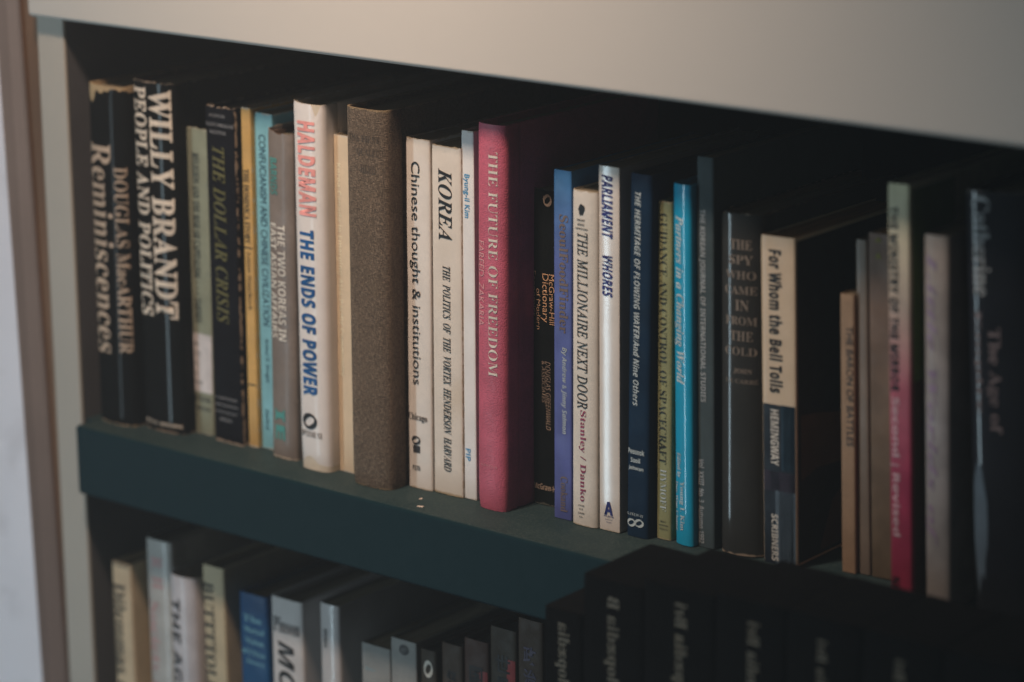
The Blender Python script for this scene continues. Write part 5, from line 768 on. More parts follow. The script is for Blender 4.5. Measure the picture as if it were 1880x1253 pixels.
LETTERING = {
    'remin': [
        ('title', 'Reminiscences', 'sb', 'v', 0.0025, 0.0220, 0.1826, 0.0466, 'tan'),
        ('author', 'DOUGLAS MacARTHUR', 'sb', 'v', 0.0237, 0.0327, 0.1688, 0.0485, 'tan'),
        ('red_rule', '', '', 'p', 0.0005, 0.0132, 0.0137, 0.0122, 'red'),
        ('red_rule', '', '', 'p', 0.0225, 0.0307, 0.0162, 0.0148, 'red'),
    ],
    'willy': [
        ('author', 'WILLY BRANDT', 'sbx', 'v', 0.0172, 0.0345, 0.2200, 0.0754, 'cream'),
        ('title', 'PEOPLE AND POLITICS', 'sbx', 'v', 0.0022, 0.0150, 0.2205, 0.0750, 'cream'),
        ('publisher_lettering', 'LITTLE, BROWN', 'nb', 'h', 0.0005, 0.0341, 0.0068, 0.0040, 'cream'),
    ],
    'religion': [
        ('call_number_label', '', '', 'p', 0.0007, 0.0210, 0.0658, 0.0279, 'label'),
        ('title', 'RELIGION AND THE RISE OF CAPITALISM  •  •  •  TAWNEY', 'sb', 'v', 0.0076, 0.0133, 0.1811, 0.0724, 'ink'),
        ('call_number', 'BR', 'mo', 'h', 0.0035, 0.0102, 0.0602, 0.0576, 'ink2'),
        ('call_number', '115', 'mo', 'h', 0.0033, 0.0115, 0.0542, 0.0514, 'ink2'),
        ('call_number', 'E3', 'mo', 'h', 0.0032, 0.0089, 0.0473, 0.0446, 'ink2'),
        ('call_number', 'T3', 'mo', 'h', 0.0030, 0.0088, 0.0412, 0.0385, 'ink2'),
        ('call_number', '1962', 'mo', 'h', 0.0028, 0.0134, 0.0353, 0.0327, 'ink2'),
        ('publisher_lettering', 'PETER', 'sb', 'h', 0.0030, 0.0199, 0.0248, 0.0218, 'ink2'),
        ('publisher_lettering', 'SMITH', 'sb', 'h', 0.0029, 0.0197, 0.0184, 0.0160, 'ink2'),
    ],
    'dollar': [
        ('author', 'FATEMI', 'sb', 'h', 0.0044, 0.0173, 0.2084, 0.2066, 'grey'),
        ('author', 'SAINT PHALLE', 'sb', 'h', 0.0005, 0.0240, 0.2030, 0.2009, 'grey'),
        ('author', 'KEEFER', 'sb', 'h', 0.0044, 0.0178, 0.1983, 0.1963, 'grey'),
        ('title', 'THE DOLLAR CRISIS', 'sbi', 'v', 0.0059, 0.0162, 0.1885, 0.0777, 'olive'),
        ('publisher_lettering', 'FAIRLEIGH', 'sb', 'h', 0.0026, 0.0205, 0.0299, 0.0283, 'grey'),
        ('publisher_lettering', 'DICKINSON', 'sb', 'h', 0.0024, 0.0213, 0.0254, 0.0237, 'grey'),
        ('publisher_lettering', 'UNIVERSITY', 'sb', 'h', 0.0022, 0.0221, 0.0208, 0.0192, 'grey'),
        ('publisher_lettering', 'PRESS', 'sb', 'h', 0.0058, 0.0162, 0.0163, 0.0141, 'grey'),
    ],
    'dominica': [
        ('rule', '', '', 'p', 0.0005, 0.0071, 0.1279, 0.1272, 'ink'),
        ('rule', '', '', 'p', 0.0009, 0.0073, 0.0411, 0.0404, 'ink'),
        ('title', 'THE DOMINICA STORY', 'sb', 'v', 0.0011, 0.0057, 0.1764, 0.1302, 'ink'),
        ('author', 'Lennox Honychurch', 'si', 'v', 0.0018, 0.0059, 0.1250, 0.0888, 'ink'),
    ],
    'conf': [
        ('title', 'CONFUCIANISM AND CHINESE CIVILIZATION', 'n', 'v', 0.0039, 0.0094, 0.1985, 0.0796, 'navyink'),
        ('author', 'Arthur F. Wright', 'n', 'v', 0.0044, 0.0081, 0.0713, 0.0434, 'navyink'),
        ('publisher_lettering', 'Stanford', 'n', 'v', 0.0041, 0.0073, 0.0259, 0.0132, 'navyink'),
    ],
    'two': [
        ('publisher_mark', 'IE', 'nbx', 'v', 0.0040, 0.0123, 0.0318, 0.0122, 'mint'),
        ('author', 'BARNDS', 'nb', 'v', 0.0027, 0.0090, 0.1880, 0.1656, 'mint'),
        ('title', 'THE TWO KOREAS IN', 'nb', 'v', 0.0084, 0.0146, 0.1476, 0.0755, 'cream2'),
        ('title', 'EAST ASIAN AFFAIRS', 'nb', 'v', 0.0024, 0.0074, 0.1480, 0.0764, 'cream2'),
    ],
    'hald': [
        ('publisher_mark', '', '', 'o', 0.0041, 0.0160, 0.0362, 0.0262, 'ink'),
        ('jacket_fold', '', '', 'p', 0.0005, 0.0235, 0.0191, 0.0184, 'greyline'),
        ('author', 'HALDEMAN', 'imp', 'v', 0.0055, 0.0190, 0.2147, 0.1580, 'coral'),
        ('title', 'THE ENDS OF POWER', 'imp', 'v', 0.0053, 0.0170, 0.1496, 0.0473, 'blue'),
        ('publisher_lettering', 'OPTIMUM', 's', 'h', 0.0015, 0.0193, 0.0250, 0.0212, 'ink'),
    ],
    'koca': [
        ('title', 'Korea-Canada in Emerging Asia-Pacific Community', 'nb', 'v', 0.0013, 0.0061, 0.1902, 0.0601, 'palecream'),
    ],
    'brown': [
        ('blind_lettering', 'THE FIRST', 'sb', 'h', 0.0042, 0.0277, 0.2130, 0.2092, 'dkbrown'),
        ('blind_lettering', 'QUALITY', 'sb', 'h', 0.0110, 0.0298, 0.2051, 0.2006, 'dkbrown'),
        ('blind_lettering', 'HERD', 'sb', 'h', 0.0138, 0.0250, 0.1957, 0.1910, 'dkbrown'),
    ],
    'chin': [
        ('publisher_mark', '', '', 'o', 0.0030, 0.0098, 0.0328, 0.0275, 'ink2'),
        ('publisher_mark', '', '', 'p', 0.0039, 0.0094, 0.0268, 0.0224, 'ink2'),
        ('title', 'Chinese thought & institutions', 'n', 'v', 0.0026, 0.0109, 0.1979, 0.0644, 'ink'),
        ('publisher_lettering', 'Chicago', 'sb', 'h', 0.0005, 0.0150, 0.0468, 0.0415, 'ink2'),
        ('price_code', 'P270', 'nb', 'h', 0.0038, 0.0093, 0.0146, 0.0116, 'ink2'),
    ],
    'kor': [
        ('title', 'KOREA', 'sbi', 'v', 0.0053, 0.0155, 0.1960, 0.1542, 'ink'),
        ('subtitle', 'THE  POLITICS  OF  THE  VORTEX  HENDERSON  HARVARD', 'sbi', 'v', 0.0081, 0.0139, 0.1389, 0.0149, 'ink'),
    ],
    'byu': [
        ('author', 'Byung-il Kim', 'nm', 'v', 0.0011, 0.0060, 0.1944, 0.1690, 'sky'),
        ('publisher_lettering', 'PIP', 'nm', 'v', 0.0013, 0.0050, 0.0311, 0.0237, 'sky'),
    ],
    'pink': [
        ('title', 'THE FUTURE OF FREEDOM', 's', 'v', 0.0100, 0.0164, 0.2119, 0.0812, 'cream2'),
        ('author', 'FAREED  ZAKARIA', 'n', 'v', 0.0019, 0.0067, 0.1596, 0.1098, 'pinkgrey'),
        ('publisher_lettering', 'N O R T O N', 'n', 'h', 0.0042, 0.0161, 0.0278, 0.0266, 'pinkgrey'),
    ],
    'mcg': [
        ('publisher_mark', '', '', 'o', 0.0090, 0.0152, 0.1853, 0.1781, 'peachd'),
        ('title', 'McGraw-Hill', 'nl', 'v', 0.0128, 0.0166, 0.1389, 0.1094, 'peach'),
        ('title', 'Dictionary', 'nl', 'v', 0.0066, 0.0124, 0.1388, 0.1102, 'peach'),
        ('title', 'of Modern', 'nl', 'v', 0.0036, 0.0063, 0.1295, 0.1053, 'peach'),
        ('title', 'Economics', 'nl', 'v', 0.0004, 0.0033, 0.1396, 0.1129, 'peach'),
        ('author', 'DOUGLAS GREENWALD', 'nil', 'v', 0.0097, 0.0133, 0.0871, 0.0463, 'peachd'),
        ('author', '& ASSOCIATES', 'nil', 'v', 0.0070, 0.0094, 0.0871, 0.0621, 'peachd'),
        ('publisher_lettering', 'McGraw-Hill', 'nb', 'h', 0.0005, 0.0191, 0.0132, 0.0094, 'peachd'),
    ],
    'seoul': [
        ('title', 'SeoulFoodFinder', 'sb', 'v', 0.0041, 0.0103, 0.1788, 0.1106, 'bronze'),
        ('author', 'By Andrew & Jinny Salmon', 'nbi', 'v', 0.0052, 0.0095, 0.1024, 0.0514, 'pale'),
        ('publisher_lettering', 'Cookand', 'sb', 'v', 0.0048, 0.0099, 0.0260, 0.0048, 'bronze'),
    ],
    'mill': [
        ('publisher_mark', '', '', 'd', 0.0052, 0.0094, 0.1875, 0.1811, 'ink'),
        ('publisher_lettering', 'POCKET', 'nb', 'h', 0.0043, 0.0098, 0.1789, 0.1776, 'ink2'),
        ('publisher_lettering', 'BOOKS', 'nb', 'h', 0.0047, 0.0094, 0.1765, 0.1751, 'ink2'),
        ('publisher_lettering', 'NONFICTION', 'nb', 'h', 0.0030, 0.0117, 0.1739, 0.1729, 'ink2'),
        ('title', 'THE MILLIONAIRE NEXT DOOR', 'si2', 'v', 0.0044, 0.0118, 0.1713, 0.0697, 'ink'),
        ('author', 'Stanley / Danko', 'sb', 'v', 0.0057, 0.0108, 0.0688, 0.0149, 'maroon'),
        ('price_code', '$14.00', 'nb', 'h', 0.0053, 0.0097, 0.0129, 0.0118, 'ink2'),
        ('price_code', 'U.S.', 'nb', 'h', 0.0061, 0.0089, 0.0107, 0.0097, 'ink2'),
        ('price_code', '$20.50', 'nb', 'h', 0.0053, 0.0097, 0.0083, 0.0072, 'ink2'),
        ('price_code', 'Can.', 'nb', 'h', 0.0061, 0.0089, 0.0061, 0.0052, 'ink2'),
    ],
    'parl': [
        ('publisher_mark', 'A', 'nbx', 'h', 0.0035, 0.0096, 0.0176, 0.0098, 'navy'),
        ('title', 'PARLIAMENT', 'imps', 'v', 0.0022, 0.0097, 0.2054, 0.1699, 'navy'),
        ('title', 'WHORES', 'imps', 'v', 0.0024, 0.0096, 0.1601, 0.1366, 'navy'),
        ('publisher_lettering', 'ATLANTIC', 'nb', 'h', 0.0031, 0.0104, 0.0094, 0.0086, 'navy'),
        ('publisher_lettering', 'MONTHLY', 'nb', 'h', 0.0042, 0.0092, 0.0073, 0.0068, 'navy'),
        ('publisher_lettering', 'PRESS', 'nb', 'h', 0.0050, 0.0085, 0.0057, 0.0052, 'navy'),
    ],
    'herit': [
        ('publisher_mark', '', '', 'o', 0.0007, 0.0067, 0.0108, 0.0060, 'pale'),
        ('publisher_mark', '', '', 'o', 0.0060, 0.0124, 0.0113, 0.0065, 'pale'),
        ('title', 'THE HERMITAGE OF FLOWING WATER/And Nine Others', 'nbi', 'v', 0.0039, 0.0080, 0.1985, 0.0772, 'pale'),
        ('author', 'Poosook', 'nb', 'h', 0.0009, 0.0122, 0.0521, 0.0489, 'pale'),
        ('author', 'Sooil', 'nb', 'h', 0.0029, 0.0093, 0.0469, 0.0440, 'pale'),
        ('author', 'Johwan', 'nb', 'h', 0.0014, 0.0116, 0.0420, 0.0392, 'pale'),
        ('publisher_lettering', 'GATEWAY', 's', 'h', 0.0006, 0.0123, 0.0143, 0.0127, 'pale'),
    ],
    'guid': [
        ('title', 'GUIDANCE AND CONTROL OF SPACECRAFT', 's', 'v', 0.0018, 0.0070, 0.1872, 0.0445, 'ink'),
        ('author', 'HYMOFF', 's', 'v', 0.0029, 0.0070, 0.0414, 0.0171, 'pale'),
        ('publisher_lettering', 'HOLT', 'sb', 'h', 0.0030, 0.0067, 0.0114, 0.0102, 'ink2'),
        ('publisher_lettering', 'RINEHART', 'sb', 'h', 0.0019, 0.0083, 0.0091, 0.0082, 'ink2'),
        ('publisher_lettering', 'WINSTON', 'sb', 'h', 0.0023, 0.0079, 0.0069, 0.0059, 'ink2'),
    ],
    'partners': [
        ('title', 'Partners in a Changing World', 'sbi', 'v', 0.0015, 0.0089, 0.1877, 0.0934, 'pale'),
        ('author', 'Edited by', 'sb', 'v', 0.0020, 0.0060, 0.0534, 0.0392, 'pale'),
        ('author', 'Young I. Kim', 'sb', 'v', 0.0044, 0.0083, 0.0374, 0.0088, 'pale'),
        ('author', 'Dae Won Chung', 'sb', 'v', 0.0005, 0.0034, 0.0366, 0.0079, 'pale'),
    ],
    'journal': [
        ('title', 'THE KOREAN JOURNAL OF INTERNATIONAL STUDIES', 'nb', 'v', 0.0014, 0.0058, 0.1920, 0.0842, 'greyl'),
        ('issue_lettering', 'Vol. XXIII  No. 3  Autumn 1992', 'nb', 'v', 0.0006, 0.0046, 0.0513, 0.0025, 'greyl'),
    ],
    'spy': [
        ('title', 'THE', 'sb', 'h', 0.0074, 0.0201, 0.1785, 0.1732, 'tan2'),
        ('title', 'SPY', 'sb', 'h', 0.0067, 0.0207, 0.1700, 0.1649, 'tan2'),
        ('title', 'WHO', 'sb', 'h', 0.0044, 0.0223, 0.1614, 0.1567, 'tan2'),
        ('title', 'CAME', 'sb', 'h', 0.0039, 0.0228, 0.1530, 0.1484, 'tan2'),
        ('title', 'IN', 'sb', 'h', 0.0106, 0.0185, 0.1452, 0.1393, 'tan2'),
        ('title', 'FROM', 'sb', 'h', 0.0044, 0.0228, 0.1361, 0.1314, 'tan2'),
        ('title', 'THE', 'sb', 'h', 0.0075, 0.0208, 0.1279, 0.1226, 'tan2'),
        ('title', 'COLD', 'sb', 'h', 0.0040, 0.0228, 0.1190, 0.1144, 'tan2'),
        ('author', 'JOHN', 'sb', 'h', 0.0096, 0.0203, 0.1071, 0.1041, 'tan2'),
        ('author', 'LE CARRÉ', 'sb', 'h', 0.0044, 0.0233, 0.1017, 0.0987, 'tan2'),
    ],
    'forwhom': [
        ('dark_band', '', '', 'p', 0.0005, 0.0210, 0.0901, -0.0036, 'inkblue'),
        ('blue_band', '', '', 'p', 0.0125, 0.0210, 0.0904, 0.0537, 'deepblue'),
        ('purple_band', '', '', 'p', 0.0005, 0.0210, 0.0525, 0.0411, 'purple'),
        ('slate_band', '', '', 'p', 0.0081, 0.0208, 0.0419, -0.0001, 'slate'),
        ('title', 'For Whom the Bell Tolls', 'nbx', 'v', 0.0051, 0.0135, 0.1756, 0.0968, 'ink'),
        ('author', 'HEMINGWAY', 'nb', 'v', 0.0054, 0.0107, 0.0873, 0.0560, 'cream2'),
        ('publisher_lettering', 'SCRIBNERS', 'nb', 'v', 0.0055, 0.0098, 0.0282, 0.0016, 'cream2'),
    ],
    'tan': [
        ('title', 'THE BARON OF BATTLES', 'n', 'v', 0.0037, 0.0078, 0.1377, 0.0717, 'ink2'),
    ],
    'plum': [
        ('mark', 'A', 'nb', 'h', 0.0044, 0.0080, 0.1874, 0.1849, 'lime'),
        ('mark', 'A', 'nb', 'h', 0.0043, 0.0079, 0.1789, 0.1761, 'lime'),
    ],
    'greenpink': [
        ('title', 'THE MINISTRY OF THE MIRROR', 'nbx', 'v', 0.0008, 0.0060, 0.2120, 0.1145, 'ink'),
        ('subtitle', 'Second | Revised', 'nb', 'v', 0.0005, 0.0062, 0.1117, 0.0365, 'pinkpale'),
        ('publisher_lettering', 'Nimble', 'nb', 'v', 0.0005, 0.0057, 0.0140, -0.0056, 'ink'),
    ],
    'lilac': [
        ('title', 'Little Worlds of', 'sbi', 'v', 0.0010, 0.0081, 0.1910, 0.0352, 'violet'),
    ],
    'last': [
        ('pale_figure', '', '', 'd', 0.0005, 0.0098, 0.0842, 0.0185, 'slate'),
        ('foot_label', '', '', 'p', 0.0005, 0.0257, 0.0188, 0.0011, 'tandim'),
        ('title', 'Catherine', 'sb', 'v', 0.0050, 0.0147, 0.2223, 0.1713, 'greyl'),
        ('subtitle', 'The Age of', 'sb', 'v', 0.0111, 0.0190, 0.1552, 0.1000, 'greym'),
        ('subtitle', 'Empire', 'sb', 'v', 0.0046, 0.0088, 0.1640, 0.1099, 'greym'),
    ],
    'lA': [
        ('publisher_lettering', 'STUDIES', 'nb', 'h', 0.0005, 0.0156, 0.2031, 0.2016, 'ink2'),
        ('title', 'Dilemmas of Power', 'sb', 'v', 0.0013, 0.0117, 0.1896, 0.0667, 'ink'),
    ],
    'lB': [
        ('author', 'R. H.', 's', 'v', 0.0060, 0.0156, 0.2142, 0.1905, 'rose'),
        ('title', 'Society and the Law', 's', 'v', 0.0005, 0.0113, 0.1831, 0.0382, 'rose'),
    ],
    'lC': [
        ('title', 'THE AGING', 'nb', 'v', 0.0018, 0.0120, 0.1925, 0.1038, 'ink'),
    ],
    'lD': [
        ('title', 'BUTTTTOLLE', 'sb', 'v', 0.0007, 0.0100, 0.2068, 0.1245, 'ink'),
    ],
    'lE': [
        ('title', 'The', 'sb', 'h', 0.0035, 0.0197, 0.1911, 0.1868, 'skyd'),
        ('title', 'Mutual', 'sb', 'h', 0.0041, 0.0212, 0.1833, 0.1797, 'skyd'),
        ('title', 'Vision', 'sb', 'h', 0.0047, 0.0209, 0.1761, 0.1721, 'skyd'),
        ('title', 'of China', 'sb', 'h', 0.0020, 0.0216, 0.1684, 0.1647, 'skyd'),
        ('title', 'Story', 'sb', 'h', 0.0055, 0.0213, 0.1616, 0.1579, 'skyd'),
    ],
    'lF': [
        ('author', 'Pinson', 'sb', 'h', 0.0024, 0.0244, 0.1950, 0.1850, 'ink2'),
        ('title', 'MODERN', 'nbi2', 'v', 0.0059, 0.0196, 0.1793, 0.0903, 'ink'),
    ],
    'lG': [
        ('title', 'Modern', 'nb', 'v', 0.0039, 0.0075, 0.1958, 0.1839, 'ink2'),
    ],
    'lI': [
        ('publisher_mark', '', '', 'o', 0.0068, 0.0143, 0.2003, 0.1936, 'ink2'),
        ('publisher_mark', 'a', 'nb', 'h', 0.0090, 0.0121, 0.1986, 0.1954, 'ink2'),
    ],
    'lH': [
        ('title', 'Sketch', 'n', 'h', 0.0031, 0.0111, 0.1788, 0.1774, 'skyd'),
    ],
}

# ------------------------------------------------------------------ the books
TEXTS = {(t[1], t[2]) for L in LETTERING.values() for t in L if t[3] in 'vh'}
TEXTS |= {(c, 'cjk') for c in '経済学国際関係世界史政治'}
TEXTS |= {(c, 'sb') for c in ('Encyclopædia', 'Encyclopædia B', 'Encyclopædia Bri')}
prepare_texts(TEXTS)
PAGES = mat('old_pages', (0.42, 0.34, 0.23), rough=0.9, fine='pages', bump=0.4, mottle=0.2, stain=((0.22, 0.15, 0.08), 0.5))
PAGES_DARK = mat('brown_pages', (0.50, 0.24, 0.09), rough=0.9, fine='pages', bump=0.4, mottle=0.2)
PAGES_GREY = mat('grey_pages', (0.20, 0.19, 0.17), rough=0.9, fine='pages', bump=0.4, mottle=0.2)

def thing(name, label, cat, loc, group=None, lean=0.0, yaw=0.0):
    o = bpy.data.objects.new(name, None)
    COL.objects.link(o)
    o.empty_display_size = 0.02
    o.location = loc
    o.rotation_euler = (0, math.atan(lean), yaw)
    o['label'] = label; o['category'] = cat
    if group: o['group'] = group
    return o

MADE = {}
UP, LOW = 'books on the upper shelf', 'books on the lower shelf'

def book(key, label, cover, kind='soft', D=0.135, s=None, p=None, pages=PAGES, jacket=None, ragged=0.0, top_fn=None, board=None, dent=0.0, foot=0.0, group=UP, base=0.0, name=None, page_drop=None, skew=0.0):
    X0, Y, wd, h, lean = BOOK_DIMS[key]
    s = s if s is not None else {'soft': 0.0010, 'flat': 0.0022, 'round': 0.0055}[kind]
    p = p or {'soft': 5.0, 'flat': 4.0, 'round': 2.3}[kind]
    hard = kind != 'soft'
    root = thing(name or ('hardcover_book' if hard else 'paperback_book'), label, 'book', (X0, Y - (0.3 * s), base), group, lean)
    MADE[key] = root
    f = prof_fn(wd, s, p, skew)
    grow = 0.0
    if jacket:
        shell('cover', wd, D, h - 0.001, s, p, 0.0024, 0.0012, cover, root, z0=0.0004, skew=skew, groove=0.0013 if kind == 'round' else 0.0)
        grow = 0.00035
        sd = sum(ord(c) for c in key) % 50
        shell('dust_jacket', wd, D, h, s, p, 0.0003, 0.0003, jacket, root, z0=0.0005, grow=grow, ragged=ragged, top_fn=top_fn, ncol=34 if ragged or top_fn else 20, seed=sd, dent=dent, foot=foot, skew=skew, groove=0.0013 if kind == 'round' else 0.0)
    else:
        shell('cover', wd, D, h, s, p, 0.0024 if hard else 0.0004, 0.0014 if hard else 0.0004, cover, root, z0=0.0004, ragged=ragged, top_fn=top_fn, ncol=30 if ragged or top_fn else 20, seed=sum(ord(c) for c in key) % 50, dent=dent, foot=foot, skew=skew, groove=0.0013 if kind == 'round' else 0.0)
    drop = page_drop if page_drop is not None else (0.0032 if hard else 0.0007)
    page_block(wd, D - (0.003 if hard else 0), h, s, p, pages, root, (0.0016 if hard else 0.0006) + abs(skew), drop, side=0.0026 if hard else 0.0006)
    for (n, t, st, m, xa, xb, za, zb, c) in LETTERING.get(key, []):
        o = 0.00025 + grow + abs(dent) * 0.6
        letter(root, f, wd, n, t, st, m, xa, min(xb, wd - 0.0003) if key != 'mcg' else min(xb, wd), za, zb, c, off=o)
    return root

def cut_top(lst):
    """Piecewise-linear change of the top edge across the spine: [(u, dz), ...]."""
    def g(u, y):
        for (a, da), (b, db) in zip(lst, lst[1:]):
            if a <= u <= b: return da + (db - da) * (u - a) / max(b - a, 1e-6)
        return 0.0
    return g

black_gloss = mat('black_jacket', (0.006, 0.006, 0.006), rough=0.75, spec=0.02, coat=0.06, wear=1.0, wear_col=(0.50, 0.38, 0.26), coat_rough=0.08)
tanboard = mat('tan_board', (0.42, 0.30, 0.17), rough=0.8)
book('remin', 'thick black jacketed book with torn top, first on the upper shelf', tanboard, 'round', D=0.155, s=0.0065, jacket=black_gloss,
     ragged=0.0035, top_fn=cut_top([(0, -0.004), (0.08, -0.010), (0.22, -0.011), (0.34, -0.003), (0.5, -0.005), (0.68, -0.001), (1, -0.002)]))
book('willy', 'thick glossy black book with large cream serif capitals, second on the upper shelf', mat('maroon_board', (0.10, 0.035, 0.025), rough=0.8), 'round', D=0.155, s=0.006,
     jacket=mat('black_jacket2', (0.006, 0.006, 0.006), rough=0.75, spec=0.02, coat=0.14, wear=0.5, wear_col=(0.45, 0.34, 0.25), coat_rough=0.06), ragged=0.0012)
book('religion', 'short grey-green book with a white call-number sticker on its spine', mat('sage_cloth', (0.27, 0.28, 0.20), rough=0.75, wear=0.8, wear_col=(0.45, 0.42, 0.33), stain=((0.15, 0.19, 0.18), 0.7)), 'flat', ragged=0.001)
book('dollar', 'black book with olive slanted title and frayed lower edge', mat('navy_cloth', (0.007, 0.007, 0.010), rough=0.7, spec=0.05, wear=1.5, wear_col=(0.52, 0.40, 0.30)), 'flat', D=0.15, ragged=0.0016)
book('dominica', 'thin orange-yellow book beside the black slanted-title book', mat('orange_card', (0.62, 0.37, 0.12), rough=0.6, wear=0.5, stain=((0.45, 0.26, 0.08), 0.4)), 'soft', D=0.14)
book('conf', 'pale blue paperback with dark blue sans-serif title', mat('pale_blue_card', (0.22, 0.47, 0.52), rough=0.55, wear=0.4, stain=((0.18, 0.36, 0.40), 0.4)), 'soft', D=0.14)
book('two', 'taupe jacketed book with mint author name and curled top edge', mat('brown_board', (0.10, 0.06, 0.04), rough=0.8), 'round', D=0.14, s=0.0030,
     jacket=mat('taupe_jacket', (0.205, 0.165, 0.140), rough=0.5, coat=0.08, wear=0.9, wear_col=(0.60, 0.48, 0.36), coat_rough=0.16), ragged=0.0016, top_fn=cut_top([(0, 0.002), (0.3, 0), (0.6, -0.001), (1, 0)]), dent=0.0002)
hk = book('hald', 'tall white jacketed book with coral and blue block capitals', mat('cream_board', (0.62, 0.54, 0.43), rough=0.7), 'round', D=0.15, s=0.0058, p=2.6,
     jacket=mat('white_jacket', (0.76, 0.70, 0.66), rough=0.5, coat=0.15, wear=0.5, wear_col=(0.50, 0.42, 0.32), mottle=0.04, coat_rough=0.12), ragged=0.0006,
     top_fn=cut_top([(0, 0.0), (0.70, -0.001), (0.80, -0.0075), (0.86, -0.0060), (0.93, -0.0015), (1, -0.001)]), dent=0.0002, foot=0.001)
book('koca', 'slim cream-yellow paperback with pale cream lettering, left of the brown cloth book', mat('buff_card', (0.66, 0.52, 0.36), rough=0.6, wear=0.4, mottle=0.06), 'soft', D=0.13)
book('brown', 'thick brown linen-cloth book without a jacket', mat('brown_linen', (0.185, 0.136, 0.100), rough=0.85, fine='cloth', bump=0.9, spec=0.2, wear=0.15, wear_col=(0.30, 0.22, 0.13), stain=((0.12, 0.085, 0.05), 0.5)), 'round', D=0.155, s=0.0075, p=2.8, foot=0.0008)
book('chin', 'white paperback with a black rounded sans-serif title, right of the brown cloth book', mat('white_card', (0.72, 0.66, 0.60), rough=0.55, mottle=0.05, wear=0.7, wear_col=(0.48, 0.38, 0.26), stain=((0.60, 0.52, 0.42), 0.5)), 'soft', s=0.0016, p=3.2, dent=0.0002, ragged=0.0005)
book('kor', 'cream paperback with a bold italic black title and worn brown edges', mat('cream_card', (0.69, 0.62, 0.54), rough=0.6, mottle=0.05, wear=1.3, wear_col=(0.38, 0.26, 0.12), stain=((0.60, 0.50, 0.38), 0.6)), 'soft', s=0.0014, p=3.5, ragged=0.0009, dent=0.0001)
book('byu', 'slim white paperback with a light blue author name', mat('white_card2', (0.74, 0.72, 0.70), rough=0.5, mottle=0.04, wear=0.2), 'soft')
book('pink', 'rose-pink leather-textured book with gold-white capitals', mat('rose_leather', (0.50, 0.105, 0.160), rough=0.45, fine='leather', bump=0.35, coat=0.05, coat_rough=0.3, mottle=0.14), 'round', D=0.145, s=0.0055, p=2.7, foot=0.0008)
book('mcg', 'black dictionary paperback set back between the pink and the blue-violet book', mat('black_card', (0.007, 0.009, 0.009), rough=0.45, wear=0.6, wear_col=(0.12, 0.12, 0.10)), 'soft')
book('seoul', 'blue-violet paperback with a white italic author line', mat('periwinkle_card', (0.115, 0.135, 0.42), rough=0.5, mottle=0.12, ramp=[(0.0, (0.10, 0.115, 0.34)), (0.75, (0.10, 0.135, 0.38)), (1.0, (0.05, 0.20, 0.42))]), 'soft')
book('mill', 'cream paperback with an italic black title and maroon author line', mat('cream_print', (0.70, 0.63, 0.55), rough=0.5, mottle=0.06, wear=0.6, wear_col=(0.45, 0.36, 0.25), stain=((0.50, 0.48, 0.42), 0.45)), 'soft', s=0.003, p=2.6)
book('parl', 'white paperback with navy slanted capitals and a bright glossy streak', mat('glossy_white_card', (0.66, 0.58, 0.51), rough=0.4, coat=0.75, mottle=0.05, coat_rough=0.15, wear=0.5, wear_col=(0.5, 0.42, 0.32)), 'soft', s=0.00045, p=2.0)
book('herit', 'navy blue jacketed book with white italic capitals', mat('navy_jacket', (0.005, 0.021, 0.048), rough=0.6, spec=0.08, mottle=0.15), 'flat', s=0.003)
book('guid', 'thin olive-khaki book between the navy and the turquoise book', mat('khaki_card', (0.27, 0.27, 0.13), rough=0.6, wear=0.8, wear_col=(0.42, 0.34, 0.20)), 'flat')
book('partners', 'bright turquoise book with white lettering and a thin glossy streak', mat('turquoise_card', (0.001, 0.32, 0.52), rough=0.5, coat=0.6, coat_rough=0.07, mottle=0.06, bump=0.1), 'round', s=0.0034, p=2.3, skew=0.0022)
book('journal', 'tall slate-grey journal right of the turquoise book', mat('slate_card', (0.055, 0.075, 0.08), rough=0.65, spec=0.1, mottle=0.1), 'soft', D=0.15, s=0.002)
book('spy', 'dark charcoal jacketed book with a stacked title and a blue glossy streak', mat('dark_board', (0.18, 0.11, 0.06), rough=0.8), 'round', D=0.14, s=0.0055,
     jacket=mat('charcoal_jacket', (0.030, 0.029, 0.026), rough=0.6, spec=0.08, coat=0.45, coat_rough=0.11, bump=0.15, wear=1.0, wear_col=(0.40, 0.30, 0.22)), ragged=0.002, skew=-0.0030)
fw = book('forwhom', 'stout paperback with a cream upper spine, dark lower spine and dark pictured cover', mat('cream_spine_card', (0.60, 0.46, 0.32), rough=0.5, coat=0.08, mottle=0.05), 'soft', D=0.115, s=0.0012, pages=PAGES_DARK)
book('tan', 'short thin tan paperback right of the gap in the upper row', mat('tan_card', (0.33, 0.215, 0.135), rough=0.6), 'soft', D=0.11)
book('glossgrey', 'thin grey laminated booklet behind the short tan paperback', mat('grey_laminate', (0.20, 0.155, 0.12), rough=0.4, coat=0.15), 'soft', D=0.12, s=0.002, pages=PAGES_GREY)
book('plum', 'brown-grey book with two lime marks, left of the pink and green book', mat('plum_card', (0.115, 0.085, 0.080), rough=0.6, ramp=[(0, (0.15, 0.11, 0.07)), (0.45, (0.18, 0.125, 0.085)), (1, (0.21, 0.14, 0.11))]), 'soft', D=0.12, pages=PAGES_DARK)
book('greenpink', 'book whose spine fades from pale green at the top to pink below', mat('green_pink_card', (0.5, 0.4, 0.3), rough=0.5, ramp=[(0, (0.32, 0.025, 0.07)), (0.30, (0.38, 0.03, 0.09)), (0.52, (0.50, 0.13, 0.18)), (0.72, (0.60, 0.47, 0.38)), (1, (0.74, 0.70, 0.46))]), 'soft', D=0.13, s=0.0012, pages=PAGES)
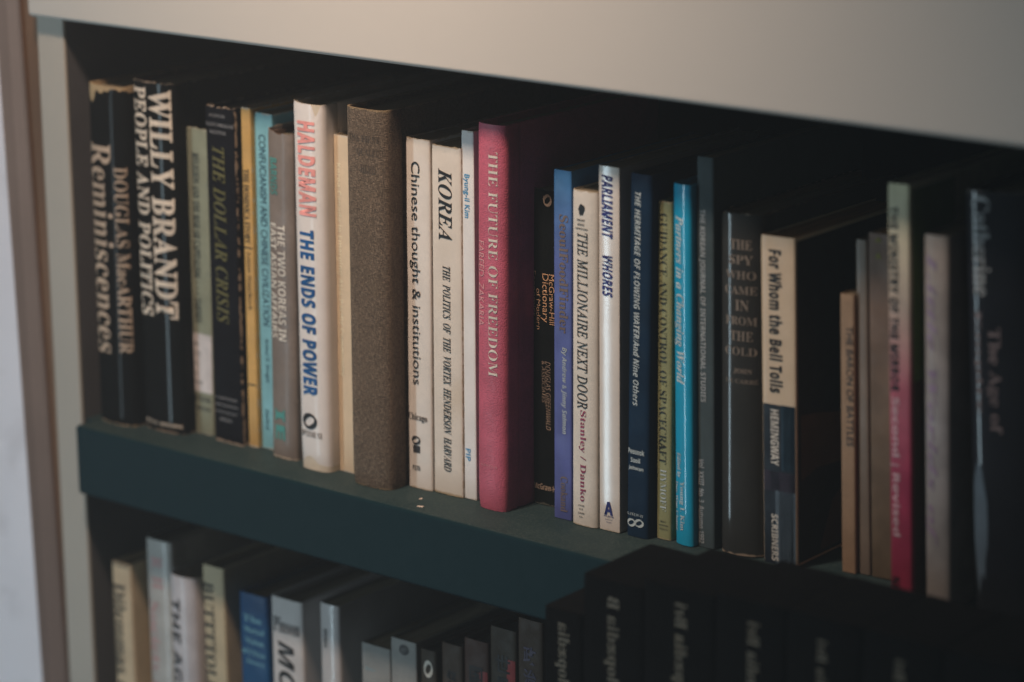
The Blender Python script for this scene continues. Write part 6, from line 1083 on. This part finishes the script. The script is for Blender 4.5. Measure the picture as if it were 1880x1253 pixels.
book('lilac', 'pale grey paperback with violet italic lettering near the right end of the upper row', mat('lilac_card', (0.36, 0.31, 0.30), rough=0.5, coat=0.05, ramp=[(0, (0.30, 0.28, 0.27)), (0.5, (0.36, 0.33, 0.33)), (1, (0.42, 0.34, 0.29))]), 'soft', D=0.12, s=0.003, p=2.4)
book('last', 'thick dark book with pale lettering and blue streak, rightmost on the upper shelf', mat('night_board', (0.015, 0.015, 0.018), rough=0.7), 'round', D=0.15, s=0.008,
     jacket=mat('night_jacket', (0.012, 0.013, 0.018), rough=0.6, spec=0.05, coat=0.6, coat_rough=0.10, wear=0.6, wear_col=(0.2, 0.17, 0.15)), ragged=0.001, skew=-0.008)

# pictured side of the stout paperback and the green side of the pink-green book
def side_print(root, wd, name, pts, col):
    V = [(wd + 0.0004, y, z) for y, z in pts]
    return link(name, pydata(name, V, [tuple(range(len(V)))]), root, ink(col))
wf = BOOK_DIMS['forwhom'][2]
link_bg = side_print(fw, wf, 'cover_picture', [(0.002, 0.002), (0.112, 0.002), (0.112, 0.181), (0.002, 0.181)], 'black')
q = side_print(fw, wf + 0.0002, 'cover_picture', [(0.004, 0.048), (0.02, 0.052), (0.045, 0.05), (0.045, 0.078), (0.02, 0.083), (0.004, 0.085)], 'brownpatch')
q = side_print(fw, wf + 0.0002, 'cover_picture', [(0.022, 0.004), (0.05, 0.004), (0.05, 0.038), (0.035, 0.030)], 'brownpatch')

gp, wg = MADE['greenpink'], BOOK_DIMS['greenpink'][2]
side_print(gp, wg, 'green_cover', [(0.003, 0.12), (0.045, 0.12), (0.045, 0.221), (0.003, 0.221)], 'olivegreen')
side_print(gp, wg, 'brown_cover', [(0.003, 0.002), (0.045, 0.002), (0.045, 0.12), (0.003, 0.12)], 'brownpatch')

# lower shelf
LS = -0.30
book('lA', 'slim cream book with black serif title, first on the lower shelf', mat('lower_cream', (0.60, 0.46, 0.30), rough=0.6), 'flat', group=LOW, base=LS)
book('lA2', 'thin olive-brown book set back, second on the lower shelf', mat('lower_olive', (0.20, 0.16, 0.09), rough=0.7), 'soft', group=LOW, base=LS)
book('lB', 'tall pale grey jacketed book with faint red lettering on the lower shelf', mat('lower_dark_board', (0.08, 0.07, 0.06), rough=0.7), 'round', s=0.004, p=2.8, jacket=mat('lower_grey_jacket', (0.44, 0.42, 0.39), rough=0.5, coat=0.25, coat_rough=0.12), group=LOW, base=LS)
book('lC', 'white book with a curved spine and bold black capitals on the lower shelf', mat('lower_white_board', (0.45, 0.40, 0.36), rough=0.7), 'round', s=0.007, p=2.1, jacket=mat('lower_white_jacket', (0.56, 0.52, 0.53), rough=0.5, coat=0.2, coat_rough=0.12), page_drop=0.012, group=LOW, base=LS)
book('lD', 'cream book with a black serif title between the curved white book and the blue book', mat('lower_buff', (0.52, 0.42, 0.27), rough=0.6), 'flat', group=LOW, base=LS)
book('lE', 'deep blue book with stacked light blue title lines on the lower shelf', mat('lower_blue', (0.004, 0.062, 0.17), rough=0.5), 'flat', group=LOW, base=LS)
book('lF', 'white textbook with a surname above large black italic capitals on the lower shelf', mat('lower_white', (0.58, 0.54, 0.52), rough=0.55, mottle=0.05), 'flat', s=0.003, group=LOW, base=LS)
book('lG', 'narrow white book with a bright glossy streak on the lower shelf', mat('lower_gloss', (0.50, 0.47, 0.46), rough=0.4, coat=0.35, coat_rough=0.1, mottle=0.05), 'soft', s=0.003, p=2.6, group=LOW, base=LS)
book('lH', 'lower pale book with small blue print, left of the one with a ring mark', mat('lower_pale', (0.27, 0.265, 0.25), rough=0.6), 'soft', group=LOW, base=LS)
book('lI', 'pale book with a black ring mark near the top of its spine', mat('lower_pale2', (0.27, 0.265, 0.25), rough=0.6), 'soft', group=LOW, base=LS)

KJ = [(0.2625, 0.0125, 0.201, 'W', 'small dark book with a white curled emblem, first of the reflection stand-in row'),  # reflection of the upper books, modelled as a row of real ones
      (0.2790, 0.0165, 0.209, '経済学', 'dim brown book with dark ideographs, second of the reflection stand-in row'),
      (0.2965, 0.0190, 0.216, '国際関係', 'dim brown book with dark ideographs and red corner, third of the reflection stand-in row'),
      (0.3165, 0.0200, 0.228, '世界史', 'reddish brown book with dark ideographs, fourth of the reflection stand-in row'),
      (0.3375, 0.0185, 0.238, '政治', 'brown book with a violet ideograph, tallest and rightmost of the reflection stand-in row')]
for i, (x, wd, h, t, lab) in enumerate(KJ):
    BOOK_DIMS['k%d' % i] = (x, 0.030, wd, h, 0.0)
    L = []
    if i == 0: L.append(('emblem', '', '', 'o', 0.003, 0.010, h - 0.006, h - 0.017, 'cream2'))
    else:
        for k, ch in enumerate(t):
            L.append(('title', ch, 'cjk', 'h', 0.0045, wd - 0.0045, h - 0.016 - 0.014 * k, h - 0.027 - 0.014 * k, 'purple' if i == 4 else 'ink'))
        if i in (2, 3): L.append(('red_corner', '', '', 'p', wd - 0.007, wd - 0.001, h - 0.018, h - 0.032, 'red'))
    LETTERING['k%d' % i] = L
    book('k%d' % i, lab, mat('brown_row_%d' % (i % 3), [(0.045, 0.033, 0.022), (0.055, 0.034, 0.022), (0.065, 0.031, 0.022)][i % 3], rough=0.6), 'flat', group=LOW, base=LS, pages=PAGES_GREY)

# ------------------------------------------------------------------ black volumes standing in for a mirror reflection of encyclopaedias, on a low bench
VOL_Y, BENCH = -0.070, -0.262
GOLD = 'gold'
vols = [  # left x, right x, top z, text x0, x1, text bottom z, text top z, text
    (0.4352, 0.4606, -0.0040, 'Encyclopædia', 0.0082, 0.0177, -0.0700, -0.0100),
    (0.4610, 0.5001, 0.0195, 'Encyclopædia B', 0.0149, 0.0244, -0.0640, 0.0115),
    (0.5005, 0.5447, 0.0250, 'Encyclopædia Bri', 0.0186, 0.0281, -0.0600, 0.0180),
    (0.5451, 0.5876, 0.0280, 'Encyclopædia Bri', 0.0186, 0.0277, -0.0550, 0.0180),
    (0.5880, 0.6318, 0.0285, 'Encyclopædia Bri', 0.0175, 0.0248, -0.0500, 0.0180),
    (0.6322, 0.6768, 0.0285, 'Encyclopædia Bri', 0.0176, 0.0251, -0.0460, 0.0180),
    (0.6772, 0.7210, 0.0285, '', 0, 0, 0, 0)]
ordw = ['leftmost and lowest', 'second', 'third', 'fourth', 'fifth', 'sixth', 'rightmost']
vmat = mat('reflection_black', (0.004, 0.004, 0.0045), rough=0.9, fine='paper', bump=0.3, spec=0.03)
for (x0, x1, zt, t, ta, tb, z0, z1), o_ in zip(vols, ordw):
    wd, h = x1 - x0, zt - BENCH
    lab = ('%s of the black reflection stand-in volumes at lower right, mirrored gold lettering on its spine' % o_) if t else 'rightmost of the black reflection stand-in volumes at lower right, no lettering visible'
    r = thing('reflection_volume', lab, 'book', (x0, VOL_Y, BENCH), 'black reflection stand-ins at lower right')
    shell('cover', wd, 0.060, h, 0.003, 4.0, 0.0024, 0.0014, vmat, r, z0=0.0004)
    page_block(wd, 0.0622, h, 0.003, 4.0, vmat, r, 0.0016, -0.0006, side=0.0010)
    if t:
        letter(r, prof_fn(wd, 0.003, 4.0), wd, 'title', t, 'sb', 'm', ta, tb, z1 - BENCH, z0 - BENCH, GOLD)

# ------------------------------------------------------------------ the bookcase and the setting round it
paint = mat('cream_paint', (0.545, 0.515, 0.475), rough=0.65, fine='board', bump=0.10, mottle=0.012, spec=0.15)
post_paint = mat('post_paint', (0.44, 0.40, 0.345), rough=0.5, fine='board', bump=0.12, mottle=0.04)
inner = mat('inner_shade', (0.105, 0.10, 0.105), rough=0.6, fine='board', bump=0.15)  # white inner side made dark, its shade put into the colour
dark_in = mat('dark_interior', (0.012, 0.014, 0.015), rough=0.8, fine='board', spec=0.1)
teal = mat('teal_paint', (0.0015, 0.018, 0.024), rough=0.6, fine='lit_top', bump=0.22, mottle=0.03, spec=0.10, wear=None)
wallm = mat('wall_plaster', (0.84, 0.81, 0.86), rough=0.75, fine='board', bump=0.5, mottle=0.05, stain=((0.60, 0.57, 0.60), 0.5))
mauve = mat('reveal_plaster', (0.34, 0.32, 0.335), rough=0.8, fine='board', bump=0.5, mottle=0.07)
brown = mat('brown_wood', (0.16, 0.085, 0.045), rough=0.6, fine='board', mottle=0.2)

bc = thing('bookcase', 'white and teal bookcase with a cream front panel, holding two rows of books', 'bookcase', (0, 0, 0))
box('front_panel', -0.0285, 1.02, 0.003, 0.026, 0.2593, 0.62, paint, bc, bevel=0.0028, seg=4)
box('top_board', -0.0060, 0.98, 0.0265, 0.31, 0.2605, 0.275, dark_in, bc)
box('side_post', -0.0305, -0.0062, 0.012, 0.0150, -0.60, 0.2588, post_paint, bc, bevel=0.0012)
box('side_board', -0.0303, -0.0064, 0.0152, 0.31, -0.60, 0.2588, inner, bc)
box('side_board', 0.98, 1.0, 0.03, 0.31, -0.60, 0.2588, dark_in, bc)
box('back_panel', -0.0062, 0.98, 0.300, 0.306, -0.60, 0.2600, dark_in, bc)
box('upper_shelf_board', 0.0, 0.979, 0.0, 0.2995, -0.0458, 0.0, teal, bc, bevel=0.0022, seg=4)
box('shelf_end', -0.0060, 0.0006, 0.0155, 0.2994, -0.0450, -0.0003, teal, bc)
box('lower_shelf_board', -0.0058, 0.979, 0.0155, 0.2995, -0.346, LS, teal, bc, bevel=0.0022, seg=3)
o = box('bench', 0.42, 1.05, -0.33, -0.008, -0.30, BENCH, mat('bench_wood', (0.03, 0.02, 0.014), rough=0.6), None, bevel=0.002)
o['label'] = 'dark low bench in front of the bookcase that carries the black stand-in volumes'; o['category'] = 'bench'

# wall with a splayed plaster reveal left of the bookcase
def quad_prism(name, front, back, m, kind):
    V = front + back
    n = len(front)
    F = [tuple(range(n)), tuple(range(2 * n - 1, n - 1, -1))] + [(i, i + n, (i + 1) % n + n, (i + 1) % n) for i in range(n)]
    me = pydata(name, V, F)
    bm = bmesh.new(); bm.from_mesh(me); bmesh.ops.recalc_face_normals(bm, faces=bm.faces[:]); bm.to_mesh(me); bm.free()
    o = link(name, me, None, m)
    if kind: o['kind'] = kind
    return o
def wx(z): return -0.0483 - 0.02545 * z
def rx_(z): return -0.0421 - 0.0295 * z
T_, B_ = 1.0, -0.9
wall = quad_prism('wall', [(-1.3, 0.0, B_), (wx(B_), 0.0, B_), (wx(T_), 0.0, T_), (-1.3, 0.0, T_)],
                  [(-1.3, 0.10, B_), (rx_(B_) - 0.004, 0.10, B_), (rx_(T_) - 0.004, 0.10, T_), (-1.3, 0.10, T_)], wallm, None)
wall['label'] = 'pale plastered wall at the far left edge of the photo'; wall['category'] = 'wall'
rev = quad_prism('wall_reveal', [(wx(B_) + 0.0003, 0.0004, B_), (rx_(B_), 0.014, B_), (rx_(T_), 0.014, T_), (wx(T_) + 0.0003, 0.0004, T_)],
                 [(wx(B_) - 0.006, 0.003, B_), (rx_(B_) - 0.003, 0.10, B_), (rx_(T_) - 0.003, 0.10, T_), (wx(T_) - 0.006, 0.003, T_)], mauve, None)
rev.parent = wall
db = box('door_frame', -0.09, -0.0310, 0.0165, 0.05, -0.9, 1.0, brown, None)
db['label'] = 'brown wooden strip in the gap between the wall and the bookcase post'; db['category'] = 'wood strip'

# two paper crumbs lying on the shelf board
def crumb(x, y, lx, ly, rot, label):
    me = pydata('paper_crumb', [(-lx, -ly, 0), (lx * .9, -ly * .6, 0), (lx, ly, 0.0002), (-lx * .8, ly * .7, 0.0001),
                                (-lx, -ly, .0004), (lx * .9, -ly * .6, .0005), (lx, ly, 0.0007), (-lx * .8, ly * .7, 0.0005)],
                [(3, 2, 1, 0), (4, 5, 6, 7), (0, 1, 5, 4), (1, 2, 6, 5), (2, 3, 7, 6), (3, 0, 4, 7)])
    o = link('paper_crumb', me, None, mat('crumb_paper', (0.62, 0.52, 0.44), rough=0.8))
    o.location = (x, y, 0.0001); o.rotation_euler = (0, 0, rot)
    o['label'] = label; o['category'] = 'crumb'; o['group'] = 'paper crumbs on the teal shelf'
crumb(0.2740, 0.0190, 0.0010, 0.0007, 0.4, 'round white crumb on the shelf, the one nearer the books')
crumb(0.2832, 0.0080, 0.0021, 0.0007, 0.15, 'long pale crumb on the shelf, the one nearer the front edge')

# scatter volume added to lift the blacks, like lens veil
hz = box('black_lift', -1.40, 1.75, -1.75, 0.40, -1.0, 1.1, None, None, kind='stuff')
hm = bpy.data.materials.new('black_lift_veil'); hm.use_nodes = True
hn = hm.node_tree.nodes; hn.remove(hn['Principled BSDF'])
pv = hn.new('ShaderNodeVolumePrincipled'); pv.inputs['Density'].default_value = LIFT_DENSITY = 0.080
pv.inputs['Anisotropy'].default_value = 0.35
pv.inputs['Color'].default_value = (0.95, 0.95, 0.95, 1)
hm.node_tree.links.new(pv.outputs[0], hn['Material Output'].inputs['Volume'])
hz.data.materials.append(hm)
